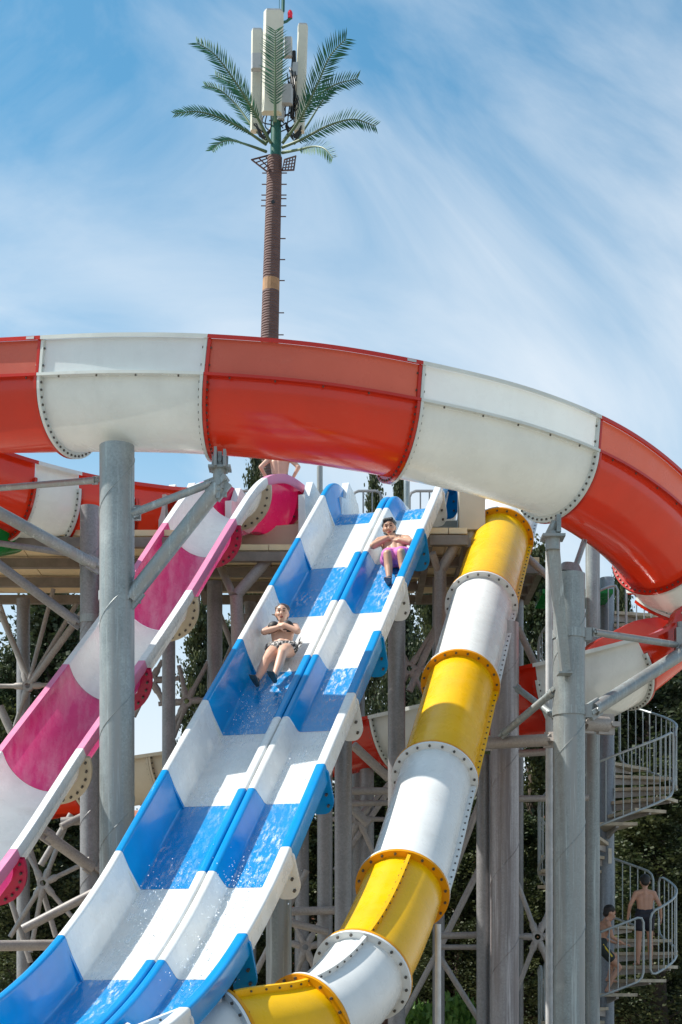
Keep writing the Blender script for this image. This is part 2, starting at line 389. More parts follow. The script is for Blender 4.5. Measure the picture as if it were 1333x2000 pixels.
bs = thing('racer_slide', (bp(12, 0, 0)[0], bp(12, 0, 0)[1], 0), 'two-lane water slide with alternating blue and white segments and a low divider', 'water slide')
lane_a = fillet([(-.80,-.16), (-.88,-.12), (-.88,0), (-.80,0), (-.745,-.45), (-.19,-.45), (-.095,-.25), (-.006,-.25), (-.006,-.32)], .03)
lane_b = fillet([(.006,-.32), (.006,-.25), (.085,-.25), (.165,-.45), (.70,-.45), (.775,0), (.88,0), (.885,-.20), (.81,-.235)], .03)
bolts = MB()
for k in range(-3, 10):
    u0, u1 = (k*SEG if k > -3 else S0), (k+1)*SEG
    if k == -2: u0 = -2*SEG + .35
    if k == -3: u1 = -2*SEG + .35
    u1 = min(u1, S1)
    if u0 >= u1: continue
    mat = M['blue'] if k % 2 == 0 else M['white']
    if k == -3: mat = M['white']
    if k == -2: mat = M['blue']
    for prof, lane in ((lane_a, 'left'), (lane_b, 'right')):
        m = MB(); sweep(m, None, prof, u0+.002, u1-.002, .1, fr=bframe)
        sg = part('lane_segment', m, mat, bs)
        if k >= -1 or lane == 'right':
            f = MB(); p, t, sd_, up = bframe(u0)
            sgn = 1 if lane == 'right' else -1
            tab = fillet([(.80,-.06), (.90,-.06), (.905,-.46), (.83,-.565), (.68,-.565), (.68,-.470), (.715,-.455), (.795,-.10)], .06, 5)
            f.prism([p + sd_*a*sgn + up*b + t*.004 for a, b in tab], t*.035)
            part('joint_flange', f, mat, sg, smooth=False)
            for b in (-.20, -.33, -.46): bolt(bolts, p + sd_*sgn*.845 + up*b + t*.02, t, .016, .045)
part('bolts', bolts, M['bolt'], bs, kind='stuff')
# foot posts under the right side
wf = MB()
for lo, hi in ((-.735,-.20), (.175,.69)):
    rows = []
    for u in np.arange(-2.4, S1-.1, .12):
        p, t, sd_, up = bframe(u); rows.append([p + sd_*(lo+(hi-lo)*k/6) + up*(-.444) for k in range(7)])
    wf.strip(rows)
wfo = solo('running_water', wf, M['water'], bp(12, 0, 0), 'thin film of foaming water running down the blue and white lanes', 'water', kind='stuff')
_p, _t, _s, _n = bframe(3.0); RM = Matrix((-_s, _t, _n)).transposed(); wfo.data.transform(RM.to_4x4().inverted()); wfo.rotation_euler = RM.to_euler()
sp_ = MB()
def spray(s0, a0, n_, ds_=.5, da=.25, h=.22, up=.0):
    for _ in range(n_):
        u = s0 + random.gauss(0, ds_*.5); a = a0 + random.gauss(0, da*.5); z = -.44 + up + abs(random.gauss(0, h*.5)); r = random.choice((.003, .0035, .004, .005, .0065))
        c = bp(u, a, z); e_ = random.uniform(1, 2.4); p_, t_, s__, n__ = bframe(u); sp_.ball(c, r*.85, 5, 4, (s__, n__, t_), (1, 1, e_))
spray(5.3*SEG, -.35, 170, .8, .3); spray(5.35*SEG, .38, 330, .9, .35, .3); spray(5.0*SEG, .2, 60, .3, .2); spray(6.0*SEG, .35, 120, .5, .4)
spray(1.6*SEG, .45, 60, .3, .3); spray(2.75*SEG, -.4, 140, .6, .3, .15); spray(7.1*SEG, -.5, 120, .5, .3, .1); spray(3.6*SEG, .5, 60, .4, .3, .12); spray(6.9*SEG, .4, 90, .5, .3, .12)
solo('water_spray', sp_, M['drop'], bp(8, 0, 0), 'white water drops splashing off the blue lane floors', 'water', kind='stuff')

# ------------------------------------------------------------------ pink and white half-pipe slide
pk_rim = [P(640,985,23.9), P(602,950,23.2), P(558,926,22.6), P(515,940,22.0), P(465,1010,21.3), P(380,1150,20.0), P(288,1288,18.7), P(168,1460,17.3), P(40,1655,15.9), P(-80,1800,15.0), P(-190,1890,14.1)]
AP = unit(V(.958, -.287, 0)); PW = .57
pk = Path([p - AP*PW for p in pk_rim])
def pframe(u):
    p, t, sd_, up = pk.frame(u); sd_ = unit(AP - t*np.dot(AP, t)); up = np.cross(sd_, t)
    if up[2] < 0: up = -up
    return p, t, sd_, up
th = np.linspace(math.pi, 2*math.pi, 25)
pk_prof = [(-.53,-.13), (-.55,-.10), (-.55,-.005), (-.545,0), (-.462,0), (-.455,-.01)] + [(.455*math.cos(a), -.09+.46*math.sin(a)) for a in th] + [(.455,-.01), (.462,0), (.545,0), (.55,-.005), (.55,-.10), (.53,-.13)]
trough = pk_prof[4:-4]; lipL = pk_prof[:5]; lipR = pk_prof[-5:]
def pk_u(k):      # arc length of right-rim station k
    c = pk_rim[k] - AP*PW; return float(pk.s[np.argmin(np.linalg.norm(pk.p - c, axis=1))])
us = [pk_u(k) for k in range(len(pk_rim))]
ps = thing('half_pipe_slide', (pk.p[-1][0], pk.p[-1][1], 0), 'steep open half-pipe slide in faded pink and white beside the blue slide', 'water slide')
bolts = MB()
cuts = [(us[1], us[3]-.25, 'pink'), (us[3]-.25, us[4], 'white'), (us[4], us[5], 'pink'), (us[5], us[6], 'white'), (us[6], us[7], 'pink'), (us[7], us[8], 'white'), (us[8], us[9], 'pink'), (us[9], us[10], 'white')]
for u0, u1, cname in cuts:
    bowl = [(a, b if b > -.09 else -.09 + (b+.09)*1.5) for a, b in trough]
    m = MB(); sweep(m, None, bowl if u0 == us[1] else trough, u0+.002, u1-.002, .1, fr=pframe)
    sg = part('trough_segment', m, M['magenta'] if (u0 == us[1]) else M[cname], ps)
    for lip in (lipL, lipR):
        m = MB(); sweep(m, None, lip, u0+.002, u1-.002, .1, fr=pframe); part('rim', m, M['pink_rim'] if cname == 'pink' else M['white'], sg)
    p, t, sd_, up = pframe(u0); f = MB(); arc = np.linspace(math.pi*1.0, 2*math.pi, 31)
    f.plate([p + sd_*.60*math.cos(a) + up*(-.10+.60*math.sin(a)) + t*.004 for a in arc], [p + sd_*.458*math.cos(a) + up*(-.09+.462*math.sin(a)) + t*.004 for a in arc], t*.035)
    part('joint_flange', f, M['magenta'] if cname == 'pink' else M['cream'], sg, smooth=False)
    for a in arc[1::2]: bolt(bolts, p + sd_*.545*math.cos(a) + up*(-.1+.545*math.sin(a)) + t*.02, t, .015, .045)
part('bolts', bolts, M['bolt'], ps, kind='stuff')

# ------------------------------------------------------------------ big red and white flume
fl_pts = [P(328,1002,23.2), P(250,998,22.6), P(120,980,21.8), P(-40,938,21.0), P(-190,875,20.3), P(-250,825,19.5), P(-180,793,18.8), P(-60,780,18.2),
          P(85,774,17.75), P(250,770,17.35), P(420,775,17.12), P(612,793,17.1), P(810,828,17.4), P(980,870,17.95), P(1122,926,18.7), P(1228,998,19.5),
          P(1296,1074,20.3), P(1330,1138,20.85), P(1318,1198,21.15), P(1264,1250,21.0), P(1195,1300,20.65), P(1115,1338,20.7), P(1000,1364,21.15), P(860,1392,21.8), P(725,1420,22.3), P(560,1452,22.8), P(390,1476,23.3), P(230,1500,23.8), P(60,1530,24.5)]
fl = Path(fl_pts)
def fu(i): return float(fl.s[i*24]) if i < len(fl_pts)-1 else fl.L
RF = .60
def bank_f(u):
    lo, hi = fu(3), fu(7)
    w = np.clip((u-lo)/(hi-lo), 0, 1)*np.clip((fu(19)-u)/2.0, 0, 1); return R(-2.0)*w
arc = np.linspace(math.pi, 2*math.pi, 27)
U_in = [(-RF-.10,-.05), (-RF-.10,0), (-RF,0)]
U_body = [(RF*math.cos(a), RF*math.sin(a)) for a in arc]
U_low_out = [(RF,.0), (RF+.10,0), (RF+.10,-.05)]
U_guard_low = [(RF,0), (RF+.085,.0), (RF+.085,.03), (RF+.012,.035)]
guard_prof = [(RF+.012,.037), (RF+.012,.40)]; guard_lip = [(RF+.012,.402), (RF+.07,.425), (RF+.07,.385)]
prof_plain = U_in + U_body[1:-1] + U_low_out
prof_deep = [(-RF-.10,.17), (-RF-.10,.22), (-RF,.22)] + U_body + [(RF,.22), (RF+.10,.22), (RF+.10,.17)]
prof_guard = U_in + U_body[1:-1] + U_guard_low
ff = thing('curved_flume', (fl.at(fu(10))[0], fl.at(fu(10))[1], 0), 'large red and white open flume curving across in front and looping back behind', 'water slide')
bolts = MB()
fa, fb = fu(6), fu(16)
s_ = {x: fl.find(x, fu(7), fu(15)) for x in (140, 424, 778, 1085)}
ret = lambda x: fl.find(x, fu(18), fl.L)
out = lambda x: fl.find(x, 0, fu(4))
cuts = [(0, out(212), 'red', 2), (out(212), out(108), 'red', 2), (out(108), out(26), 'flume_white', 2), (out(26), fu(4), 'red', 2), (fu(4), fu(6), 'flume_white', 1), (fu(6), s_[140], 'red', 1), (s_[140], s_[424], 'flume_white', 1),
        (s_[424], s_[778], 'red', 1), (s_[778], s_[1085], 'flume_white', 1), (s_[1085], fu(16)-.05, 'red', 1), (fu(16)-.05, fu(17)+.35, 'flume_white', 2), (fu(17)+.35, ret(1205), 'red', 2), (ret(1205), ret(1085), 'flume_white', 2),
        (ret(1085), ret(905), 'red', 2), (ret(905), ret(760), 'flume_white', 0), (ret(760), ret(615), 'red', 0), (ret(615), ret(470), 'flume_white', 0), (ret(470), ret(330), 'cream', 0), (ret(330), ret(180), 'cream', 0), (ret(180), fl.L, 'red', 0)]
for u0, u1, cname, gd in cuts:
    m = MB(); prof = (prof_plain, prof_guard, prof_deep)[gd]
    sweep(m, fl, prof, u0+.002, u1-.002, .1, bank=bank_f)
    sg = part('flume_segment', m, M[cname], ff)
    if gd == 1:
        m = MB(); sweep(m, fl, guard_prof, u0+.002, u1-.002, .1, bank=bank_f); part('splash_guard', m, M['red_guard' if cname == 'red' else 'white_guard'], sg)
        m = MB(); sweep(m, fl, guard_lip, u0+.002, u1-.002, .1, bank=bank_f); part('guard_lip', m, M[cname], sg)
    for u, dd in ((u0, .003), (u1, -.037)):
        p, t, sd_, up = fl.frame(u, bank_f(u)); f = MB(); a2 = np.linspace(math.pi, 2*math.pi, 33); r2 = RF+.075
        o_ = [p + sd_*r2*math.cos(a) + up*r2*math.sin(a) + t*dd for a in a2]; i_ = [p + sd_*(RF-.002)*math.cos(a) + up*(RF-.002)*math.sin(a) + t*dd for a in a2]
        if gd == 1:
            o_ += [p + sd_*(RF+.05) + up*h + t*dd for h in (.03, .39)]; i_ += [p + sd_*(RF+.008) + up*h + t*dd for h in (.03, .39)]
        f.plate(o_, i_, t*.034); part('joint_flange', f, M[cname], sg, smooth=False)
        if dd > 0:
            for a in np.linspace(math.pi*1.03, 1.97*math.pi, 26): bolt(bolts, p + sd_*(RF+.045)*math.cos(a) + up*(RF+.045)*math.sin(a), t, .013, .05)
            if gd == 1:
                for h in (.12, .3): bolt(bolts, p + sd_*(RF+.03) + up*h, t, .012, .05)
    if gd == 1:
        for u in np.arange(u0+.25, u1-.1, .42):
            p, t, sd_, up = fl.frame(u, bank_f(u)); bolt(bolts, p + sd_*(RF+.05) + up*0.0, up, .010, .018)
part('bolts', bolts, M['bolt'], ff, kind='stuff')
# little maker plates on the guard lip
for u in (s_[140]-.12, s_[778]-.12, s_[1085]-.15):
    p, t, sd_, up = fl.frame(u, bank_f(u)); m = MB(); m.box(p + sd_*(RF+.074) + up*.405, (.10, .004, .028), (t, sd_, up)); part('maker_plate', m, M['antenna_grey'], ff, smooth=False)

# ------------------------------------------------------------------ yellow and white closed tube
tb_pts = [P(1022,905,24.6), P(1000,975,23.4), P(977,1055,22.2), P(941,1183,20.4), P(900,1338,18.8), P(850,1522,17.2), P(787,1738,15.6), P(708,1905,14.4), P(604,2003,13.6), P(452,2038,13.1), P(285,2105,12.8), P(100,2190,12.6)]
tb = Path(tb_pts); RT, RFL = .40, .475
tu = [float(tb.s[i*24]) for i in range(len(tb_pts)-1)] + [tb.L]
ty = thing('tube_slide', (tb_pts[7][0], tb_pts[7][1], 0), 'closed yellow and white tube slide bending left at the bottom', 'water slide')
bolts = MB(); circ = np.linspace(0, 2*math.pi, 49)[:-1]
names = ['white', 'white', 'yellow', 'white', 'yellow', 'white', 'yellow', 'white', 'yellow', 'white', 'yellow']
for i in range(len(tb_pts)-1):
    u0, u1 = tu[i], tu[i+1]; cname = names[i]; m = MB(); rows = []
    for u in np.linspace(u0, u1, 18):
        p, t, sd_, up = tb.frame(u); rows.append([p + sd_*RT*math.cos(a) + up*RT*math.sin(a) for a in circ])
    m.strip(rows, True); sg = part('tube_segment', m, M[cname], ty)
    for u, dd, cn in ((u0, .003, cname), (u1, -.031, cname)):
        p, t, sd_, up = tb.frame(u); f = MB(); rr = []
        for rad, off in ((RT-.004, dd), (RFL, dd), (RFL, dd+.028), (RT-.004, dd+.028)): rr.append([p + sd_*rad*math.cos(a) + up*rad*math.sin(a) + t*off for a in circ])
        f.strip(rr, True); part('joint_flange', f, M['orange'] if cn == 'yellow' else M['white'], sg, ang=30)
    p, t, sd_, up = tb.frame(u0)
    for a in np.linspace(0, 2*math.pi, 21)[:-1]: bolt(bolts, p + sd_*.44*math.cos(a) + up*.44*math.sin(a), t, .014, .048)
    angs = (R(-12), R(192)) if i < 6 else (R(108), R(288))
    for a in angs:
        rib = MB(); rows = []
        for u in np.linspace(u0+.05, u1-.05, 16):
            p, t, sd_, up = tb.frame(u); rd = sd_*math.cos(a) + up*math.sin(a); tg = -sd_*math.sin(a) + up*math.cos(a)
            rows.append([p + rd*(RT-.005) + tg*.016, p + rd*(RT+.06) + tg*.016, p + rd*(RT+.06) - tg*.016, p + rd*(RT-.005) - tg*.016])
        rib.strip(rows, True); part('seam_rib', rib, M[cname], sg, smooth=False)
        for u in np.arange(u0+.16, u1-.08, .125):
            p, t, sd_, up = tb.frame(u); rd = sd_*math.cos(a) + up*math.sin(a); tg = -sd_*math.sin(a) + up*math.cos(a); bolt(bolts, p + rd*(RT+.033), tg, .010, .026)
part('bolts', bolts, M['bolt'], ty, kind='stuff')

# ------------------------------------------------------------------ support columns of the flume
def column(name, px, w, ytop, Y, mat, label, cat='column', weld=True, cap=True, group=None):
    top = P(px, ytop, Y); r = w/2/FPX*Y; base = V(top[0], Y, 0)
    t = thing(name, base, label, cat, group); m = MB(); m.tube([base, top], r, 32); part('post', m, mat, t)
    m = MB(); m.tube([base + ZUP*.004, base + ZUP*.03], r*1.8, 24); part('base_plate', m, mat, t)
    if weld:
        m = MB(); h = top[2]; pitch = r*6.5; n = int(h/pitch*28)
        m.tube([base + V(math.cos(k/28*2*math.pi)*r, math.sin(k/28*2*math.pi)*r, k/28*pitch) for k in range(n)], .006, 5)
        part('spiral_weld', m, mat, t)
    return t, base, top, r
def pipe(t, a, b, r, mat, name='strut', ends=True, n=14):
    m = MB(); m.tube([a, b], r, n); o = part(name, m, mat, t)
    if ends:
        d = unit(np.asarray(b)-np.asarray(a)); e = MB()
        for q, k in ((a, 1), (b, -1)):
            q = np.asarray(q, float); sdv = unit(np.cross(d, ZUP + V(.01,0,0))); u2 = np.cross(sdv, d)
            e.box(q + d*k*r*.2, (r*2.6, r*.5, r*2.5), (d, sdv, u2)); e.box(q - d*k*r*.9, (r*1.3, r*1.8, r*.6), (d, sdv, u2))
            e.tube([q - d*k*r*.2 - sdv*r*1.1, q - d*k*r*.2 + sdv*r*1.1], r*.32, 8)
        part('bracket', e, mat, o, ang=30)
    return o
def clamp(t, c, r, mat, h=.10):
    m = MB(); c = np.asarray(c, float); m.tube([c - ZUP*h/2, c + ZUP*h/2], r*1.07, 24); m.box(c + V(r*1.15, -.02, 0), (.09, .07, h*1.5)); part('clamp', m, mat, t, ang=30)
g_ = M['galv']
t1, b1, tp1, r1 = column('support_column', 229, 68, 872, 17.15, g_, 'thick galvanised steel column under the white segment of the big flume')
pipe(t1, P(255,1168,17.1), P(428,950,16.95), .085, g_, 'arm'); pipe(t1, P(428,956,16.95), P(430,905,16.95), .07, g_, 'arm_head')
pipe(t1, P(258,1003,17.1), P(412,944,16.95), .042, g_, 'brace'); clamp(t1, P(229,1165,17.3), r1, g_); clamp(t1, P(229,1003,17.3), r1, g_)
m = MB(); m.box(P(430,915,16.95), (.24, .2, .025)); m.box(P(422,895,16.9), (.03, .16, .2)); m.box(P(440,898,16.9), (.03, .16, .18)); part('saddle_bracket', m, g_, t1, smooth=False)
t2, b2, tp2, r2 = column('support_column', 176, 38, 990, 20.9, M['galv_dark'], 'weathered steel column standing behind the thickest left column')
pipe(t2, P(-60,958,19.6), P(188,938,17.9), .038, g_, 'brace'); pipe(t2, P(-40,980,19.6), P(185,1103,20.6), .078, M['galv'], 'arm'); pipe(t2, P(-60,1060,20.4), P(150,1215,20.9), .064, M['galv_dark'], 'arm')
pipe(t2, P(-40,1055,21.0), P(160,1085,20.9), .04, M['galv_dark'], 'brace'); clamp(t2, P(176,1100,20.9), r2, g_); clamp(t2, P(176,1210,20.9), r2, g_)
pipe(t2, P(90,1630,20.3), P(180,1695,20.8), .078, M['brace'], 'arm'); pipe(t2, P(-60,1848,20.2), P(150,1845,20.9), .072, M['brace'], 'arm')
t3, b3, tp3, r3 = column('support_column', 1112, 62, 1122, 18.6, g_, 'thick galvanised steel column under the right white flume segment with a leaning arm')
# leaning box arm on the column
aa, ab = P(1103,1312,18.3), P(1077,1062,18.1); d = unit(ab-aa); sv = unit(np.cross(d, V(0,1,0))); m = MB()
m.prism([aa + sv*.03 + V(0,-.03,0), aa - sv*.07 + V(0,-.03,0), ab - sv*.09 + V(0,-.03,0), ab + sv*.05 + V(0,-.03,0)], V(0,.16,0)); part('arm', m, g_, t3, smooth=False)
m = MB(); m.box(P(1103,1316,18.3), (.16, .2, .02)); m.box(P(1080,1050,18.1), (.26, .26, .03)); m.tube([P(1080,1075,18.1), P(1080,1040,18.1)], .085, 16); m.box(P(1090,1026,18.1), (.05, .2, .2)); m.tube([P(1072,1046,18.1), P(1085,1020,18.1)], .05, 10); part('saddle_bracket', m, g_, t3, ang=30)
m = MB(); m.tube([tp3 + V(0,0,0), tp3 + V(.02,0,.12)], [r3, r3*.55], 24); part('column_head', m, M['galv_dark'], t3)
pipe(t3, P(1118,1125,18.6), P(1140,1062,18.8), .035, g_, 'brace')
pipe(t3, P(1160,1386,19.0), P(1345,1268,20.3), .085, g_, 'arm'); pipe(t3, P(1162,1235,18.8), P(1325,1260,20.3), .042, g_, 'brace'); clamp(t3, P(1112,1240,18.6), r3, g_); clamp(t3, P(1112,1390,18.6), r3, g_)
pipe(t3, P(1080,1352,18.6), P(985,1432,19.2), .045, g_, 'brace'); pipe(t3, P(1012,1345,19.6), P(1085,1400,18.7), .04, g_, 'brace'); pipe(t3, P(950,1452,19.6), P(1078,1445,18.7), .075, M['brace'], 'arm')
m = MB(); m.box(P(1330,1250,20.3), (.14, .14, .3)); m.tube([P(1330,1275,20.3), P(1330,1215,20.3)], .05, 12); part('saddle_bracket', m, g_, t3, ang=30)
pipe(t3, P(1140,1412,19.2), P(1185,1415,19.4), .1, M['brace'], 'stub')

column('support_column', 986, 56, 1218, 20.0, M['streaky'], 'wide rust-streaked column standing behind the yellow tube slide')
column('support_column', 945, 28, 1475, 20.2, M['galv_dark'], 'narrow grey column just left of the rust-streaked column', weld=False)
column('support_pole', 1073, 14, 1060, 19.2, M['pipe_white'], 'slim pale painted pole tight against the right flume column', 'pole', weld=False)
column('support_column', 1158, 28, 1050, 22.05, g_, 'slim galvanised column just right of the leaning arm column', weld=False)
column('support_pole', 856, 12, 1805, 15.3, M['pipe_white'], 'thin pale pole holding up the lower yellow tube', 'pole', weld=False)
column('support_column', 775, 34, 1190, 19.9, M['galv_dark'], 'grey post under the blue slide below the man in pink shorts', weld=False)
column('support_column', 671, 34, 1440, 18.4, M['galv_dark'], 'grey post under the middle of the blue slide', weld=False)
column('support_column', 545, 50, 1735, 15.6, M['galv'], 'stout grey post under the lower right side of the blue slide', weld=False)
column('support_column', 635, 30, 1500, 20.8, M['galv_dark'], 'grey post left of the middle post behind the blue slide', weld=False)
column('support_column', 717, 28, 1482, 22.3, M['galv_dark'], 'grey post under the rear red flume segment', weld=False)

# ------------------------------------------------------------------ tower with platform
DZ = 7.72
tw = thing('slide_tower', (0, 22.8, 0), 'steel slide tower with tan underside platform and trussed legs', 'tower')
# platform: panels between beams, seen from below
def deck(x0, x1, y0, y1, tag_=''):
    nb = max(2, int((x1-x0)/1.05)); xs = np.linspace(x0, x1, nb+1); ys = np.linspace(y0, y1, 4)
    for i in range(nb):
        for j in range(3):
            m = MB(); m.box(((xs[i]+xs[i+1])/2, (ys[j]+ys[j+1])/2, DZ+.16), (xs[i+1]-xs[i]-.012, ys[j+1]-ys[j]-.012, .08)); part('deck_panel', m, M['deck'], tw, smooth=False)
    for y in ys:
        m = MB(); m.box(((x0+x1)/2, y, DZ+.02), (x1-x0, .10, .13)); part('beam', m, M['beam'], tw, smooth=False)
    for x in xs[::2]:
        m = MB(); m.box((x, (y0+y1)/2, DZ+.005), (.09, y1-y0-.01, .13)); part('cross_beam', m, M['beam'], tw, smooth=False)
deck(-5.6, -2.2, 21.5, 24.6); deck(-2.1, 1.15, 22.2, 24.6); deck(1.2, 1.72, 21.4, 24.6); deck(1.74, 2.88, 22.85, 24.6)
def leg(px, w, ytop, Y, mat=None):
    top = P(px, ytop, Y); top[2] = min(top[2], DZ-.07); m = MB(); m.tube([V(top[0], Y, 0), top], w/2/FPX*Y, 20); part('leg', m, mat or M['galv_dark'], tw)
for px, w, yt, Y in ((46,26,1130,24.2), (420,30,1095,23.2), (489,24,1095,24.4), (857,24,1085,23.0), (-60,28,1100,22.0), (240,26,1120,24.4), (700,26,1100,24.4), (1010,26,1100,24.3), (590,28,1110,22.6), (330,26,1100,22.4)): leg(px, w, yt, Y)
# braces with ring hubs
def hub(px, py, Y, arms, r=.085, tube=.034):
    c = P(px, py, Y); m = MB(); n = 20
    rows = []
    for rad, off in ((r*.5,-.04), (r,-.04), (r,.04), (r*.5,.04), (r*.5,-.04)): rows.append([c + V(math.cos(2*math.pi*k/n)*rad, off, math.sin(2*math.pi*k/n)*rad) for k in range(n)])
    m.strip(rows, True); h = part('brace_hub', m, M['brace'], tw, ang=30)
    for (ax, ay) in arms:
        e = P(ax, ay, Y); d = unit(e - c); m = MB(); s0 = c + d*r*.9
        m.tube([s0, s0 + d*.10, s0 + d*.14, e], [tube*1.5, tube*1.5, tube, tube], 10); part('brace', m, M['brace'], h)
hub(296,1329,23.2, [(350,1325),(265,1290),(262,1400),(318,1290),(345,1420),(330,1380)])
hub(365,1370,23.2, [(310,1375),(420,1365),(340,1440),(350,1300),(420,1270),(330,1430)])
hub(597,1850,21.6, [(545,1835),(640,1840),(565,1780),(625,1920),(570,1935),(640,1775)])
hub(1050,1830,21.6, [(960,1828),(1085,1828),(1015,1735),(1010,1935),(1085,1750),(1085,1920)])
hub(800,1306,22.6, [(770,1250),(860,1210),(770,1360),(845,1380),(768,1310),(850,1305)])
hub(55,1340,23.6, [(0,1340),(150,1335),(0,1180),(105,1150),(150,1180),(10,1480)])
hub(85,1725,22.0, [(20,1830),(130,1610),(140,1790),(40,1640),(60,1860),(200,1670)])
hub(700,1600,21.8, [(655,1480),(760,1530),(660,1700),(745,1700),(640,1600),(750,1600)])
def br(a, b, Ya, Yb=None, r=.04, name='brace', mat=None): m = MB(); m.tube([P(*a, Ya), P(*b, Yb or Ya)], r, 12); part(name, m, mat or M['brace'], tw)
for a, b, Ya, Yb, r in (((0,1195),(60,1335),23.6,23.6,.045), ((240,1090),(60,1335),23.4,23.6,.05), ((0,1080),(40,1040),22.4,22.4,.06), ((460,1165),(530,1085),22.0,22.4,.08), ((462,1165),(470,1400),22.0,22.0,.09), ((430,1105),(455,1160),22.8,22.0,.055),
        ((858,1120),(890,1065),21.6,21.5,.075), ((860,1115),(862,1270),21.6,21.6,.085), ((845,1080),(858,1120),21.4,21.6,.05), ((865,1200),(800,1350),22.6,22.6,.05), ((1012,1225),(1060,1330),22.6,22.8,.05), ((690,1455),(760,1520),20.8,21.0,.06),
        ((655,1545),(760,1545),21.4,21.4,.05), ((655,1570),(760,1568),21.6,21.6,.04), ((570,1780),(655,1778),20.6,20.6,.055), ((560,1800),(640,1820),20.4,20.6,.05), ((655,1700),(790,1500),22.2,22.2,.04), ((690,1580),(720,1610),21.2,21.2,.06),
        ((860,1828),(940,1826),20.8,20.8,.045), ((860,1850),(940,1850),20.8,20.8,.035), ((945,1680),(860,1850),21.6,21.6,.045), ((860,1870),(935,1990),21.6,21.6,.04), ((860,1850),(780,2000),21.6,21.6,.04), ((1012,1472),(1075,1468),21.2,21.2,.05), ((1012,1560),(1150,1558),21.4,21.4,.045),
        ((80,1690),(140,1590),21.6,21.6,.045), ((45,1815),(200,1735),20.4,20.6,.06), ((0,1690),(60,1880),22.4,22.4,.04), ((120,1605),(200,1600),21.2,21.2,.06), ((120,1615),(180,1585),21.0,21.2,.05), ((60,1660),(110,1830),22.2,22.2,.04), ((1000,1060),(1075,1130),22.4,22.2,.05), ((0,1380),(45,1480),23.0,23.0,.06),
        ((505,1660),(560,1560),21.5,21.5,.04), ((500,1900),(600,1700),21.6,21.6,.04), ((1015,1735),(960,1640),21.8,21.8,.04), ((940,1560),(880,1720),21.8,21.8,.045), ((800,1650),(760,1760),22,22,.04), ((430,1200),(480,1330),23.6,23.6,.04), ((480,1200),(425,1330),23.6,23.6,.04)):
    br(a, b, Ya, Yb, r)
# start tubs on the platform: tall cream cheeks
def tub(px0, px1, ytop, Y0, Y1, zlow, zhigh, label):
    c0, c1 = P(px0, 0, Y0), P(px1, 0, Y0); c0[2] = c1[2] = 0; W_ = float(np.dot(c1-c0, AC)); t = thing('start_tub', (c0 + AC*W_/2 - HD*(Y1-Y0)/2 + ZUP*(DZ+.2)), label, 'start tub'); zb = DZ+.21; L_ = Y1-Y0
    pt = lambda x, d_, z: c0 + AC*x - HD*d_ + ZUP*z
    for x in (0, W_):
        m = MB(); m.prism([pt(x, 0, zb), pt(x, 0, zlow), pt(x, .22, zlow+.04), pt(x, .42, zhigh), pt(x, L_*.55, zhigh-.08), pt(x, L_, zb+.6), pt(x, L_, zb)], AC*.10); part('side_wall', m, M['white'], t, smooth=False)
    m = MB(); m.box(pt(W_/2+.05, L_/2+.12, zb+.24), (abs(W_)-.112, L_-.26, .48), (AC, HD, ZUP)); part('tub_floor', m, M['cream'], t, smooth=False)
    return t
tub(440, 594, 0, 22.9, 24.7, 8.75, 9.06, 'cream start tub with peaked side walls above the pink slide')
tub(655, 905, 0, 22.9, 24.4, 8.8, 9.14, 'white start tub with tall side walls above the blue slide')
tub(310, 352, 0, 22.3, 24.0, 8.65, 8.92, 'narrow white start tub left of the pink slide')
# cream underside skirts below the tubs
for x0, x1, y_ in ((490,622,23.5), (895,945,22.0)):
    m = MB(); a, b = P(x0,0,y_)[0], P(x1,0,y_)[0]; m.prism([(a,y_-.25,8.0), (b,y_-.25,8.0), (b,y_-.25,8.62), (a,y_-.25,8.62)], V(0,.3,0)); part('front_skirt', m, M['cream'], tw, smooth=False)
    m = MB(); m.tube([((a+b)/2, y_-.1, 7.6), ((a+b)/2, y_-.1, 8.003)], .075, 14); part('skirt_post', m, M['cream'], tw)
# platform railing
def railing(t, pts, h, mat, r=.02, bar=.009, gap=.13, name='guard_rail'):
    """pts: bottom line; a frame of tube with upright bars as sub-parts"""
    pts = [np.asarray(p, float) for p in pts]; L = np.concatenate([[0], np.cumsum([np.linalg.norm(pts[i+1]-pts[i]) for i in range(len(pts)-1)])])
    at = lambda u: V(*[np.interp(u, L, [p[k] for p in pts]) for k in range(3)])
    c = min(.10, L[-1]*.2); us_ = np.linspace(c, L[-1]-c, max(6, len(pts)*2)); up = ZUP
    loop = [at(0) + up*(.05+c), at(c*.3) + up*(.05+c*.3)] + [at(u) + up*.05 for u in us_] + [at(L[-1]-c*.3) + up*(.05+c*.3), at(L[-1]) + up*(.05+c)]
    loop += [at(L[-1]) + up*(h-c), at(L[-1]-c*.3) + up*(h-c*.3)] + [at(u) + up*h for u in us_[::-1]] + [at(c*.3) + up*(h-c*.3), at(0) + up*(h-c)]
    m = MB(); m.tube(loop, r, 8, closed=True); o = part(name, m, mat, t)
    bm_ = MB(); bm_.tube([V(0,0,.05), V(0,0,h)], bar, 6); me = bm_.mesh('baluster'); me.materials.append(mat)
    for u in np.arange(c+gap*.5, L[-1]-c*.5, gap): inst('baluster', me, o, at(u))
    return o
DT = DZ + .2
for x0, x1 in ((610,650), (690,745), (800,880), (440,500), (330,350)):
    railing(tw, [V(P(x0,0,24.3)[0], 24.3, DT), V(P(x1,0,24.3)[0], 24.3, DT)], 1.42, M['galv_dark'], .022, .012, .14)
for px in (625, 795, 972):
    m = MB(); x = P(px,0,23.8)[0]; m.tube([V(x,23.8,DT), V(x,23.8,9.55)], .045, 10); part('rail_post', m, M['galv'], tw)
